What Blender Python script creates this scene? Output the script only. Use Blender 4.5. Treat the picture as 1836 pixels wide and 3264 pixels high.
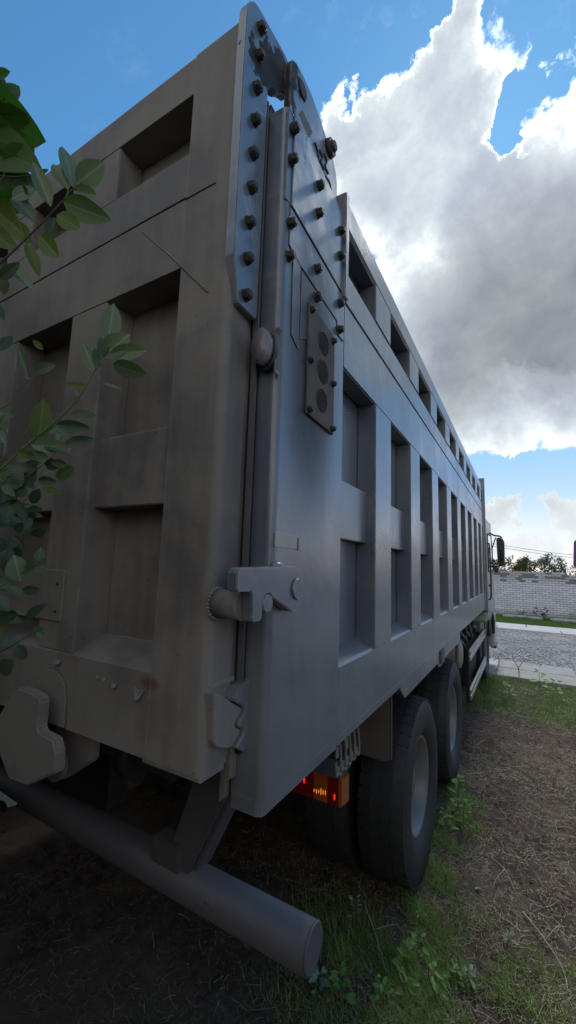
import bpy, bmesh, math, random
import numpy as np
from mathutils import Vector, Matrix, noise as mnoise

for o in list(bpy.data.objects):
    bpy.data.objects.remove(o, do_unlink=True)
S = bpy.context.scene
COL = S.collection
R = math.radians
rnd = random.Random(7)
rng = np.random.default_rng(7)
G = -0.04                                                     # ground level beside the truck

# ------------------------------------------------------------------ camera
AX_R = Vector((0.86814845, 0.49522672, 0.03269189))
AX_U = Vector((0.03677894, -0.12988443, 0.99084678))
AX_F = Vector((-0.49493997, 0.85899973, 0.13097288))
CAM = Vector((0.57063743, -0.91080745, 1.87344777))
cd = bpy.data.cameras.new('camera')
cam = bpy.data.objects.new('camera', cd)
COL.objects.link(cam)
m3 = Matrix((AX_R, AX_U, -AX_F)).transposed()
cam.matrix_world = Matrix.Translation(CAM) @ m3.to_4x4()
cd.sensor_fit = 'VERTICAL'
cd.sensor_height = 36.0
cd.lens = 36.0 * 1300.077 / 3264.0
cd.clip_start = 0.02
cd.clip_end = 3000
S.camera = cam

def ray(x, y):
    """direction of a photograph pixel (1449 x 2576 scale)"""
    d = AX_F * 1300.077 + AX_R * (x * 1.26708 - 918) - AX_U * (y * 1.26708 - 1632)
    return d.normalized()

def at(x, y, depth):
    d = ray(x, y)
    return CAM + d * (depth / d.dot(AX_F))

# ------------------------------------------------------------------ world and sun
SUN_EL, SUN_AZ = 47.0, -4.0                                   # azimuth from +Y towards +X
w = bpy.data.worlds.new('World')
S.world = w
w.use_nodes = True
N, L = w.node_tree.nodes, w.node_tree.links
N.clear()

class NT:
    """tiny helper for node graphs"""
    def __init__(s, tree): s.n, s.l = tree.nodes, tree.links
    def put(s, sock, v):
        if hasattr(v, 'is_output') or isinstance(v, bpy.types.NodeSocket): s.l.new(v, sock)
        elif v is not None: sock.default_value = v
    def node(s, t, **k):
        n = s.n.new(t)
        for a, b in k.items(): setattr(n, a, b)
        return n
    def math(s, op, a, b=None, c=None, clamp=False):
        n = s.node('ShaderNodeMath', operation=op, use_clamp=clamp)
        s.put(n.inputs[0], a); s.put(n.inputs[1], b)
        if c is not None: s.put(n.inputs[2], c)
        return n.outputs[0]
    def vmath(s, op, a, b=None):
        n = s.node('ShaderNodeVectorMath', operation=op)
        s.put(n.inputs[0], a)
        if b is not None:
            if op == 'SCALE': s.put(n.inputs[3], b)
            else: s.put(n.inputs[1], b)
        return n.outputs['Value'] if op in ('DOT_PRODUCT', 'LENGTH', 'DISTANCE') else n.outputs[0]
    def rng(s, v, a, b, c=0.0, d=1.0, smooth=True):
        n = s.node('ShaderNodeMapRange', interpolation_type='SMOOTHSTEP' if smooth else 'LINEAR')
        s.put(n.inputs[0], v); n.inputs[1].default_value = a; n.inputs[2].default_value = b
        n.inputs[3].default_value = c; n.inputs[4].default_value = d
        return n.outputs[0]
    def noise(s, vec, scale, detail=4, rough=.5, dist=0, lac=2.0):
        n = s.node('ShaderNodeTexNoise')
        s.put(n.inputs['Vector'], vec); n.inputs['Scale'].default_value = scale
        n.inputs['Detail'].default_value = detail; n.inputs['Roughness'].default_value = rough
        n.inputs['Distortion'].default_value = dist; n.inputs['Lacunarity'].default_value = lac
        return n.outputs[0]
    def voro(s, vec, scale, feature='F1', rand=1.0):
        n = s.node('ShaderNodeTexVoronoi', feature=feature)
        s.put(n.inputs['Vector'], vec); n.inputs['Scale'].default_value = scale
        n.inputs['Randomness'].default_value = rand
        return n.outputs['Distance']
    def ramp(s, v, pts):
        n = s.node('ShaderNodeValToRGB')
        s.put(n.inputs[0], v)
        e = n.color_ramp.elements
        while len(e) < len(pts): e.new(0.5)
        for q, (p, c) in zip(e, pts):
            q.position = p; q.color = (*c, 1) if len(c) == 3 else c
        return n.outputs[0]
    def mix(s, f, a, b, mode='MIX'):
        n = s.node('ShaderNodeMix', data_type='RGBA', blend_type=mode)
        s.put(n.inputs[0], f)
        s.put(n.inputs[6], (*a, 1) if isinstance(a, tuple) and len(a) == 3 else a)
        s.put(n.inputs[7], (*b, 1) if isinstance(b, tuple) and len(b) == 3 else b)
        return n.outputs[2]
    def sep(s, v):
        n = s.node('ShaderNodeSeparateXYZ'); s.put(n.inputs[0], v); return n.outputs
    def comb(s, x, y, z):
        n = s.node('ShaderNodeCombineXYZ')
        s.put(n.inputs[0], x); s.put(n.inputs[1], y); s.put(n.inputs[2], z); return n.outputs[0]

W = NT(w.node_tree)
tc = W.node('ShaderNodeTexCoord')
D = tc.outputs['Generated']
sky = W.node('ShaderNodeTexSky', sky_type='NISHITA', sun_disc=False)
sky.sun_elevation = R(SUN_EL)
sky.sun_rotation = R(SUN_AZ)
sky.air_density = 1.1
sky.dust_density = 0.1
sky.ozone_density = 2.2
bg1 = W.node('ShaderNodeBackground')
dz0 = W.sep(D)[2]
tint = W.mix(W.rng(dz0, .05, .50, 0, 1), (.90, .76, .86), (.55, .98, 1.12))
W.put(bg1.inputs[0], W.vmath('MULTIPLY', sky.outputs[0], tint))
bg1.inputs[1].default_value = 0.14

nv = W.node('ShaderNodeTexNoise'); W.put(nv.inputs['Vector'], D); nv.inputs['Scale'].default_value = 5.0; nv.inputs['Detail'].default_value = 8; nv.inputs['Roughness'].default_value = .62
DW = W.vmath('NORMALIZE', W.vmath('ADD', D, W.vmath('SCALE', W.vmath('SUBTRACT', nv.outputs['Color'], (.5, .5, .5)), .34)))

def blob(x, y, r, wgt=1.0, soft=0.1, V=None):
    c = ray(x, y)
    a = 0.25 * sum(c.angle(ray(x + dx, y + dy)) for dx, dy in ((r, 0), (-r, 0), (0, r), (0, -r)))
    dot = W.vmath('DOT_PRODUCT', DW if V is None else V, tuple(c))
    return W.rng(dot, math.cos(a * 1.3), math.cos(a * soft), 0.0, wgt, smooth=False)

acc = None
CL = [(900, 360, 90), (960, 310, 120), (1040, 250, 100), (1115, 130, 85), (1130, 50, 62), (1110, 330, 160), (1170, 240, 75),
      (1000, 500, 180), (1180, 500, 190), (1350, 560, 200), (1440, 430, 130), (1200, 760, 270), (1420, 800, 280),
      (1250, 1000, 140), (1400, 980, 120), (1110, 900, 170), (1600, 620, 300), (1280, 1080, 70), (1210, 1070, 70)]
for x, y, r in CL:
    b = blob(x, y, r)
    acc = b if acc is None else W.math('SMOOTH_MAX', acc, b, .12)
for x, y, r, q in [(1245, 170, 80, .42), (1330, 180, 70, .27), (1400, 110, 70, .34), (1440, 260, 80, .36), (1270, 90, 60, .32),
                   (1500, 150, 90, .45), (1285, 1290, 52, .9), (1235, 1290, 60, .9), (1310, 1375, 60, .6), (1240, 1370, 60, .7), (1400, 1400, 60, .45),
                   (1440, 1295, 48, .85), (1510, 1340, 80, .8), (1160, 1380, 120, .8)]:
    acc = W.math('MAXIMUM', acc, blob(x, y, r, q))
for x, y, r, q in [(1280, 350, 66, 1.0), (1320, 250, 56, .9), (1250, 405, 34, .8), (1390, 190, 60, .4), (1050, 85, 45, .8), (960, 120, 70, .6), (1420, 60, 40, .4), (1230, 1192, 44, .9), (1310, 1196, 48, .9), (1400, 1186, 56, .9), (1365, 1262, 26, .7), (1372, 1330, 30, .5)]:
    acc = W.math('SUBTRACT', acc, blob(x, y, r, q))
acc = W.math('MAXIMUM', acc, 0.0)
# the sky behind the viewer: sunlit fair-weather clouds of the same kind, seen from their bright side
dx, dy, dz = W.sep(D)
far_n = W.noise(D, 1.9, 3, .55)
behind = W.math('MAXIMUM', W.rng(dy, -0.08, -0.40, 0, 1), W.rng(dx, .28, .5, 0, .12))
acc = W.math('ADD', acc, W.math('MULTIPLY', behind, W.rng(far_n, .36, .66, 0, 1.0)))
nz1 = W.noise(D, 6.5, 10, .60, .2)
nz2 = W.noise(D, 22.0, 6, .65, .5)
dens = W.math('ADD', acc, W.math('MULTIPLY', W.math('SUBTRACT', nz1, .5), 1.0))
dens = W.math('ADD', dens, W.math('MULTIPLY', W.math('SUBTRACT', nz2, .5), .72))
alpha = W.rng(dens, .10, .50, 0, 1)
alpha = W.math('MULTIPLY', alpha, W.rng(acc, .05, .17, 0, 1))
horizon = W.rng(dz, 0.14, 0.0, 0, .40)                        # milky air low down
alpha2 = W.math('MAXIMUM', alpha, horizon)
# thickness: thin parts shine, cores are grey (the sun stands behind the cloud)
nz3 = W.noise(D, 3.0, 6, .58, .3)
core = W.math('ADD', acc, W.math('MULTIPLY', W.math('SUBTRACT', nz3, .5), 1.0))
core = W.math('ADD', core, W.math('MULTIPLY', W.math('SUBTRACT', nz1, .5), 1.35))
core = W.math('ADD', core, W.math('MULTIPLY', W.math('SUBTRACT', nz2, .5), .25))
thick = W.rng(core, .02, 1.55, 0, 1, smooth=False)
ccol = W.ramp(thick, [(0.0, (.60, .71, .84)), (.18, (.86, .92, .95)), (.34, (.74, .80, .82)), (.58, (.56, .62, .67)), (.80, (.42, .46, .55)), (1.0, (.34, .37, .48))])
sunp = ray(1230, 330)
cs = W.vmath('DOT_PRODUCT', D, tuple(sunp))
glow = W.rng(cs, math.cos(R(30)), 1.0, 0, 1)
thin = W.rng(core, .75, .15, 0, 1)
boost = W.math('ADD', 0.90, W.math('MULTIPLY', glow, W.math('ADD', .32, W.math('MULTIPLY', thin, 1.2))))
belly = W.math('SUBTRACT', W.math('MULTIPLY', blob(1330, 800, 290, 1.0, .05, D), .52), W.math('MULTIPLY', blob(1330, 1075, 150, 1.0, .2), .55))
boost = W.math('MULTIPLY', boost, W.math('SUBTRACT', 1.0, belly))
low = W.rng(dz, 0.30, 0.02, 0, 1)
ccol = W.mix(low, ccol, W.mix(.60, ccol, (.80, .84, .88)))
boost = W.math('MULTIPLY', boost, W.math('ADD', 1.0, W.math('MULTIPLY', low, .22)))
front_lit = W.rng(cs, .45, -.4, 0, 1)                          # clouds opposite the sun are white
ccol = W.mix(front_lit, ccol, W.mix(.75, ccol, (1.0, .97, .94)))
boost = W.math('MULTIPLY', boost, W.math('ADD', 1.0, W.math('MULTIPLY', front_lit, .35)))
bg2 = W.node('ShaderNodeBackground')
W.put(bg2.inputs[0], W.vmath('SCALE', ccol, boost))
bg2.inputs[1].default_value = 1.0
mx = W.node('ShaderNodeMixShader')
L.new(alpha2, mx.inputs[0]); L.new(bg1.outputs[0], mx.inputs[1]); L.new(bg2.outputs[0], mx.inputs[2])
wo = W.node('ShaderNodeOutputWorld')
L.new(mx.outputs[0], wo.inputs[0])

sl = bpy.data.lights.new('sun', 'SUN')
sl.energy = 2.3
sl.angle = R(14)
sl.color = (1.0, .94, .86)
sun = bpy.data.objects.new('sun', sl)
COL.objects.link(sun)
sv = Vector((math.sin(R(SUN_AZ)) * math.cos(R(SUN_EL)), math.cos(R(SUN_AZ)) * math.cos(R(SUN_EL)), math.sin(R(SUN_EL))))
sun.rotation_euler = (-sv).to_track_quat('-Z', 'Y').to_euler()
sun.location = sv * 60
S.view_settings.view_transform = 'Standard'
S.view_settings.look = 'None'
S.view_settings.gamma = 1
S.view_settings.exposure = 0.02
S.view_settings.use_curve_mapping = False

# ------------------------------------------------------------------ materials
def new_mat(name):
    m = bpy.data.materials.new(name)
    m.use_nodes = True
    m.node_tree.nodes.clear()
    t = NT(m.node_tree)
    out = t.node('ShaderNodeOutputMaterial')
    b = t.node('ShaderNodeBsdfPrincipled')
    t.l.new(b.outputs[0], out.inputs[0])
    pos = t.node('ShaderNodeNewGeometry').outputs['Position']
    return m, t, b, pos, out

def bump(t, b, h, strength=.3, dist=.01):
    n = t.node('ShaderNodeBump')
    t.put(n.inputs['Height'], h); n.inputs['Strength'].default_value = strength; n.inputs['Distance'].default_value = dist
    t.l.new(n.outputs[0], b.inputs['Normal'])

def simple(name, col, rough=.6, metal=0.0, var=.25, scale=8, bmp=0.0, bscale=60, spec=.5):
    m, t, b, pos, _ = new_mat(name)
    n = t.noise(pos, scale, 5, .6)
    c = t.mix(n, tuple(v * (1 - var) for v in col), tuple(min(1, v * (1 + var)) for v in col))
    t.put(b.inputs['Base Color'], c)
    b.inputs['Roughness'].default_value = rough
    b.inputs['Metallic'].default_value = metal
    b.inputs['Specular IOR Level'].default_value = spec
    if bmp: bump(t, b, t.noise(pos, bscale, 5, .65), bmp, .01)
    return m

def paint_mat(name, tone, dust, rough=.36, dust_amt=.5, soot=False):
    m, t, b, pos, _ = new_mat(name)
    x, y, z = t.sep(pos)
    streak = t.noise(t.comb(t.math('MULTIPLY', x, 9), t.math('MULTIPLY', y, 9), t.math('MULTIPLY', z, .8)), 1.6, 6, .6)
    cloud = t.noise(pos, 2.3, 6, .62, .3)
    fine = t.noise(pos, 90, 4, .7)
    d = t.math('ADD', t.math('MULTIPLY', streak, .32), t.math('MULTIPLY', cloud, .83))
    d = t.rng(d, .46, .70, 0, 1)
    # dust lies thicker towards the dirt-thrown bottom of the body
    lowz = t.rng(z, 2.0, 1.25, 0, .40)
    d = t.math('ADD', t.math('MULTIPLY', d, dust_amt), lowz, clamp=True)
    c = t.mix(d, tone, dust)
    c = t.mix(t.math('MULTIPLY', fine, .25), c, tuple(v * .6 for v in dust))
    # chips, spatters
    v = t.voro(pos, 26)
    chip = t.math('MULTIPLY', t.rng(v, .085, .05, 0, 1), t.rng(t.noise(pos, 3.3, 3), .52, .62, 0, 1))
    c = t.mix(t.math('MULTIPLY', chip, .8), c, (.035, .028, .026))
    matte = t.math('MULTIPLY', chip, .7)
    # faint rusty breath low on the panels
    ru = t.math('MULTIPLY', t.rng(t.noise(pos, 1.7, 4, .6), .52, .75, 0, 1), .22)
    c = t.mix(ru, c, (.17, .095, .075))
    if soot:
        # soot round the vent plate and a blurred red scuff, oil marks at the hinge
        e = t.vmath('DISTANCE', t.vmath('MULTIPLY', pos, (1, 1, .42)), (0.0, .20, 2.49 * .42))
        s = t.math('MULTIPLY', t.rng(t.math('ADD', e, t.math('MULTIPLY', t.math('SUBTRACT', cloud, .5), .12)), .27, .05, 0, 1), .80)
        c = t.mix(s, c, (.040, .034, .032)); matte = t.math('MAXIMUM', matte, s)
        # long brushed marks above the vent
        br = t.noise(t.comb(0.0, t.math('MULTIPLY', t.math('ADD', y, t.math('MULTIPLY', z, .5)), 22), t.math('MULTIPLY', z, 3)), 1.0, 4, .7)
        zone = t.math('MULTIPLY', t.rng(z, 2.6, 2.8, 0, 1), t.rng(z, 3.1, 2.9, 0, 1))
        c = t.mix(t.math('MULTIPLY', t.math('MULTIPLY', zone, t.rng(br, .5, .7, 0, 1)), .5), c, (.30, .29, .27))
    e2 = t.vmath('DISTANCE', t.vmath('MULTIPLY', pos, (1, .4, 2.2)), (-.262, -.14 * .4, 1.566 * 2.2))
    c = t.mix(t.math('MULTIPLY', t.rng(e2, .05, .01, 0, 1), .75), c, (.16, .035, .03))
    for (px, py, pz, rr) in ((-.06, .0, 3.41, .10), (-.06, .06, 3.50, .09), (-.06, -.10, 3.37, .045)):
        e3 = t.vmath('DISTANCE', t.vmath('ADD', pos, t.vmath('SCALE', t.comb(t.noise(pos, 18, 4), t.noise(pos, 21, 4), t.noise(pos, 24, 4)), .18)), (px + .09, py + .09, pz + .09))
        k3 = t.math('MULTIPLY', t.rng(e3, rr, rr * .86, 0, 1), .9); c = t.mix(k3, c, (.022, .018, .016)); matte = t.math('MAXIMUM', matte, k3)
    # hairline scratches and rubbed edges
    sc = t.noise(t.comb(t.math('MULTIPLY', x, 3), t.math('MULTIPLY', t.math('ADD', y, t.math('MULTIPLY', z, .25)), 3), t.math('MULTIPLY', t.math('SUBTRACT', z, t.math('MULTIPLY', y, .6)), 90)), 1.0, 2, .5)
    scm = t.math('MULTIPLY', t.rng(sc, .70, .76, 0, 1), t.rng(t.noise(pos, 1.1, 3, .6), .50, .62, 0, .55))
    c = t.mix(scm, c, (.34, .33, .31))
    bv = t.node('ShaderNodeBevel', samples=4); bv.inputs['Radius'].default_value = .007
    gn = t.node('ShaderNodeNewGeometry').outputs['Normal']
    ed = t.rng(t.vmath('DOT_PRODUCT', bv.outputs[0], gn), .995, .90, 0, 1)
    ed = t.math('MULTIPLY', ed, t.rng(t.noise(pos, 11, 5, .7), .40, .62, .12, .75))
    c = t.mix(ed, c, (.30, .285, .26))
    t.put(b.inputs['Base Color'], c)
    rr_ = t.math('ADD', t.math('MULTIPLY', d, .30), t.math('ADD', rough, t.math('MULTIPLY', fine, .10)))
    t.put(b.inputs['Roughness'], t.math('ADD', rr_, t.math('MULTIPLY', matte, .4), clamp=True))
    t.put(b.inputs['Specular IOR Level'], t.math('MULTIPLY', 1.0 if soot else .35, t.math('SUBTRACT', 1.0, t.math('MULTIPLY', matte, .85))))
    h = t.math('ADD', t.math('MULTIPLY', t.noise(pos, 4.0, 3, .5), 1.0), t.math('MULTIPLY', fine, .06))
    bump(t, b, h, .22, .03)
    if soot:
        t.put(b.inputs['Coat Weight'], t.math('MULTIPLY', .30, t.math('SUBTRACT', 1.0, matte))); b.inputs['Coat Roughness'].default_value = .22
    return m

M_SIDE = paint_mat('side_paint', (.080, .104, .145), (.190, .192, .198), .22, .42, True)
M_GATE = paint_mat('tailgate_paint', (.118, .104, .100), (.245, .222, .198), .50, .8)
M_CAB = simple('cab_paint', (.36, .38, .34), .35, 0, .15)
M_BOLT = simple('bolt_steel', (.055, .052, .05), .6, .5, .4, 40, .3, 200)
M_VENT = simple('sooty_plate', (.10, .085, .078), .75, 0, .6, 9, .1, 60, .2)
M_MESHD = simple('grille_steel', (.045, .038, .036), .7, 0, .4, 60, 0, 60, .25)
M_FRAME = simple('chassis_black', (.013, .012, .015), .7, .1, .4, 12, .2)
M_TUBE = simple('bumper_grey', (.10, .092, .10), .55, 0, .3, 9, .15)
M_RUBBER = None
M_RIM = simple('rim_grey', (.17, .165, .165), .45, .2, .3, 9, .1)
M_ALU = simple('guard_aluminium', (.42, .39, .33), .38, .6, .2, 14, .05)
M_CHROME = simple('polished_steel', (.6, .6, .6), .22, .9, .1)
M_BLACKPL = simple('black_plastic', (.025, .027, .03), .4, 0, .3)
M_HOSE = simple('dusty_hose', (.12, .105, .09), .7, 0, .3)
M_TANK = simple('tan_tank', (.27, .235, .19), .5, .1, .2, 8)
M_STICK = simple('dusty_sticker', (.42, .40, .35), .6, 0, .12, 30)
M_LENS = simple('milky_lens', (.17, .155, .168), .3, 0, .12, 20)
M_BARK = simple('twig_bark', (.075, .055, .038), .7, 0, .35, 60, .3, 150)
M_STEM = simple('green_stem', (.12, .13, .045), .6, 0, .3, 60)
M_WOOD = simple('dry_twig', (.40, .34, .27), .75, 0, .25, 40)
M_WIRE = simple('wire', (.05, .05, .05), .6)
M_PURPLE = simple('purple_paint', (.12, .035, .17), .4, 0, .3, 6)
M_WHITEPL = simple('pale_plate', (.50, .55, .54), .5, 0, .15, 30)
M_SPRING = simple('dusty_casting', (.20, .18, .165), .6, .1, .3, 30, .3, 120)

def glassm(name, col, emis=None, es=0.0, rough=.15):
    m, t, b, pos, _ = new_mat(name)
    b.inputs['Base Color'].default_value = (*col, 1)
    b.inputs['Roughness'].default_value = rough
    b.inputs['Coat Weight'].default_value = .6
    if emis:
        b.inputs['Emission Color'].default_value = (*emis, 1)
        b.inputs['Emission Strength'].default_value = es
    return m
M_RED = glassm('red_lens', (.10, .004, .004), (1, .02, .01), .012)
M_REDGLOW = glassm('red_glow', (.5, .01, .01), (1, .015, .01), 1.1)
M_AMB = glassm('amber_lens', (.30, .075, .006), (1, .25, .02), .012)
M_AMBGLOW = glassm('amber_glow', (.7, .25, .03), (1, .30, .03), .75)
M_GLASS = glassm('cab_glass', (.02, .025, .03), None, 0, .05)

def rubber():
    m, t, b, pos, _ = new_mat('tyre_rubber')
    n = t.noise(pos, 7, 5, .6)
    c = t.mix(n, (.012, .013, .017), (.040, .038, .038))
    t.put(b.inputs['Base Color'], c)
    b.inputs['Roughness'].default_value = .62
    bump(t, b, t.noise(pos, 120, 4, .7), .25, .004)
    return m
M_RUBBER = rubber()

def leaf_mat(name, c1, c2, vein, trans=.35, rough=.45):
    m, t, b, pos, out = new_mat(name)
    oc = t.node('ShaderNodeTexCoord').outputs['Object']
    x, y, z = t.sep(oc)
    info = t.node('ShaderNodeObjectInfo').outputs['Random']
    ax = t.math('ABSOLUTE', x)
    mid = t.rng(ax, .035, .012, 0, 1)
    sw = t.math('SINE', t.math('MULTIPLY', t.math('SUBTRACT', y, t.math('MULTIPLY', ax, .9)), 62))
    side = t.math('MULTIPLY', t.rng(sw, .82, 1.0, 0, 1), .35)
    vv = t.math('MAXIMUM', mid, side)
    n = t.noise(pos, 45, 4, .6)
    f = t.math('ADD', t.math('MULTIPLY', n, .6), t.math('MULTIPLY', info, .5), clamp=True)
    c = t.mix(f, c1, c2)
    c = t.mix(t.math('MULTIPLY', vv, .6), c, vein)
    t.put(b.inputs['Base Color'], c)
    b.inputs['Roughness'].default_value = rough
    tr = t.node('ShaderNodeBsdfTranslucent')
    t.put(tr.inputs[0], t.vmath('MULTIPLY', c, (1.4, 1.7, .6)))
    mxs = t.node('ShaderNodeMixShader')
    mxs.inputs[0].default_value = trans
    t.l.new(b.outputs[0], mxs.inputs[1]); t.l.new(tr.outputs[0], mxs.inputs[2]); t.l.new(mxs.outputs[0], out.inputs[0])
    bump(t, b, t.math('SUBTRACT', n, vv), .25, .002)
    return m
M_LEAF = leaf_mat('willow_leaf', (.080, .125, .055), (.135, .19, .090), (.22, .26, .18), .25)
M_LEAFY = leaf_mat('yellow_leaf', (.085, .13, .020), (.15, .18, .030), (.20, .22, .08), .5)
M_LEAFB = leaf_mat('broad_leaf', (.045, .12, .020), (.085, .18, .040), (.10, .16, .05), .5)
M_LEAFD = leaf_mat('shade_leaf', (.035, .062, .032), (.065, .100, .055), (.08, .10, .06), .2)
M_WEED = leaf_mat('weed_leaf', (.085, .20, .030), (.15, .30, .050), (.16, .26, .08), .35)
M_WEEDP = leaf_mat('pale_weed_leaf', (.16, .22, .15), (.24, .29, .22), (.3, .33, .26), .2)

def blade_mat(name, pts, trans=.25, scale=70):
    m, t, b, pos, out = new_mat(name)
    n = t.noise(pos, scale, 3, .7)
    big = t.noise(pos, 2.2, 3, .6)
    f = t.math('ADD', t.math('MULTIPLY', n, .7), t.math('MULTIPLY', big, .5), clamp=True)
    c = t.ramp(t.rng(f, .35, .85, 0, 1, False), pts)
    t.put(b.inputs['Base Color'], c)
    b.inputs['Roughness'].default_value = .6
    tr = t.node('ShaderNodeBsdfTranslucent')
    t.put(tr.inputs[0], c)
    mxs = t.node('ShaderNodeMixShader'); mxs.inputs[0].default_value = trans
    t.l.new(b.outputs[0], mxs.inputs[1]); t.l.new(tr.outputs[0], mxs.inputs[2]); t.l.new(mxs.outputs[0], out.inputs[0])
    return m
M_GRASS = blade_mat('grass_blades', [(0, (.070, .12, .026)), (.40, (.15, .25, .040)), (.75, (.27, .34, .085)), (1, (.42, .38, .19))])
M_GRASSF = blade_mat('far_grass_blades', [(0, (.05, .10, .02)), (.5, (.10, .19, .03)), (1, (.22, .28, .07))])
M_STRAW = blade_mat('straw', [(0, (.12, .085, .060)), (.4, (.25, .19, .135)), (.75, (.44, .37, .28)), (1, (.64, .58, .48))], .1)

def dirt_mat():
    m, t, b, pos, _ = new_mat('trodden_dirt')
    x, y, z = t.sep(pos)
    n1 = t.noise(pos, 1.3, 6, .62, .3)
    n2 = t.noise(pos, 14, 6, .7)
    n3 = t.noise(pos, 70, 4, .7)
    c = t.ramp(n2, [(.25, (.030, .022, .018)), (.5, (.078, .056, .044)), (.75, (.15, .115, .090))])
    c = t.mix(t.rng(n1, .45, .65, 0, .8), c, (.15, .115, .085))
    c = t.mix(t.rng(n3, .5, .8, 0, .5), c, (.22, .18, .14))
    # greener soil under the grass
    g = t.math('MULTIPLY', t.rng(y, 5.2, 6.2, 0, 1), t.rng(y, 60, 20.5, 0, 1))
    
    c = t.mix(t.math('MULTIPLY', g, t.rng(n1, .35, .55, .45, .95)), c, (.050, .075, .022))
    t.put(b.inputs['Base Color'], c)
    b.inputs['Roughness'].default_value = .95
    b.inputs['Specular IOR Level'].default_value = .15
    bump(t, b, t.math('ADD', t.math('MULTIPLY', n2, .7), t.math('MULTIPLY', n3, .3)), .9, .03)
    return m
M_DIRT = dirt_mat()

def gravel_mat():
    m, t, b, pos, _ = new_mat('grey_gravel')
    n1 = t.noise(pos, 1.1, 5, .6, .3); n2 = t.noise(pos, 25, 5, .75); v = t.voro(pos, 18)
    c = t.ramp(n2, [(.3, (.17, .165, .155)), (.5, (.36, .35, .335)), (.72, (.54, .53, .51))])
    c = t.mix(t.rng(v, .35, .6, 0, .4), c, (.16, .158, .155))
    c = t.mix(t.rng(n1, .56, .70, 0, .5), c, (.13, .15, .08))
    t.put(b.inputs['Base Color'], c); b.inputs['Roughness'].default_value = .9
    bump(t, b, t.math('ADD', n2, v), .9, .03)
    return m
M_GRAVEL = gravel_mat()
M_STONE = simple('gravel_stones', (.40, .395, .40), .9, 0, .5, 9, .3, 90)
M_CONC = simple('old_concrete', (.33, .32, .305), .85, 0, .5, 3.5, .6, 40)
M_CONCL = simple('pale_concrete', (.50, .495, .485), .85, 0, .3, 3, .5, 40)

def brick_mat():
    m, t, b, pos, _ = new_mat('silicate_brick')
    x, y, z = t.sep(pos)
    r = t.node('ShaderNodeObjectInfo').outputs['Random']
    n = t.noise(pos, 9, 5, .65); n2 = t.noise(pos, .9, 4, .6)
    c = t.mix(r, (.56, .575, .62), (.72, .735, .785))
    c = t.mix(t.math('MULTIPLY', n, .45), c, (.46, .475, .52))
    top = t.math('MULTIPLY', t.rng(z, 1.35, 1.75, 0, 1), t.rng(n2, .35, .6, .45, .9))
    c = t.mix(top, c, (.37, .37, .40))
    c = t.mix(t.math('MULTIPLY', t.rng(z, .25, .0, 0, 1), .6), c, (.30, .28, .25))
    t.put(b.inputs['Base Color'], c); b.inputs['Roughness'].default_value = .9
    bump(t, b, n, .4, .01)
    return m
M_BRICK = brick_mat()
M_MORTAR = simple('mortar', (.17, .165, .17), .95, 0, .3, 8, .4)
M_FOLI = blade_mat('tree_leaves', [(0, (.05, .065, .03)), (.5, (.10, .115, .05)), (1, (.18, .17, .07))], .25, 4)
M_FOLIB = blade_mat('bush_leaves', [(0, (.09, .11, .08)), (.5, (.14, .16, .12)), (1, (.20, .21, .15))], .25, 4)  # colours lightened to carry the haze over the distant trees
M_FOLIY = blade_mat('autumn_leaves', [(0, (.10, .10, .03)), (.5, (.22, .17, .04)), (1, (.35, .20, .07))], .3, 4)

# ------------------------------------------------------------------ object helpers
def obj(name, bm, mat, parent=None, loc=None, smooth=False, kind=None):
    me = bpy.data.meshes.new(name)
    if isinstance(bm, bmesh.types.BMesh):
        bm.normal_update(); bm.to_mesh(me); bm.free()
    else:
        me.from_pydata(*bm)
    me.materials.append(mat)
    if smooth:
        me.polygons.foreach_set('use_smooth', [True] * len(me.polygons))
    o = bpy.data.objects.new(name, me)
    COL.objects.link(o)
    if parent is not None:
        o.parent = parent
        if parent.type == 'EMPTY': o.location = -parent.location
    if loc is not None: o.location = Vector(loc) + (o.location if parent is not None else Vector())
    if kind: o['kind'] = kind
    return o

def inst(o, name=None, loc=None, rot=None, parent=None, scale=None):
    c = o.copy()
    COL.objects.link(c)
    c.name = name or o.name.split('.')[0]
    if parent is not None: c.parent = parent
    if loc is not None: c.location = loc
    if rot is not None: c.rotation_euler = rot
    if scale is not None: c.scale = scale
    return c

def tag(o, label, cat, group=None):
    o['label'] = label; o['category'] = cat
    if group: o['group'] = group
    return o

def root(name, label, cat, loc=(0, 0, 0), group=None):
    o = bpy.data.objects.new(name, None)
    COL.objects.link(o); o.location = loc
    o.empty_display_size = .1
    return tag(o, label, cat, group)

def struct(name, bm, mat, **k):
    o = obj(name, bm, mat, **k); o['kind'] = 'structure'; return o

def box(bm, x0, x1, y0, y1, z0, z1, bev=0.0, seg=2):
    g = bmesh.ops.create_cube(bm, size=1)
    for v in g['verts']:
        v.co = Vector(((x0 + x1) / 2 + v.co.x * (x1 - x0), (y0 + y1) / 2 + v.co.y * (y1 - y0), (z0 + z1) / 2 + v.co.z * (z1 - z0)))
    if bev:
        es = list({e for v in g['verts'] for e in v.link_edges})
        bmesh.ops.bevel(bm, geom=es, offset=bev, segments=seg, affect='EDGES', clamp_overlap=True)
    return bm

def B(*a, **k): return box(bmesh.new(), *a, **k)

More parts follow.
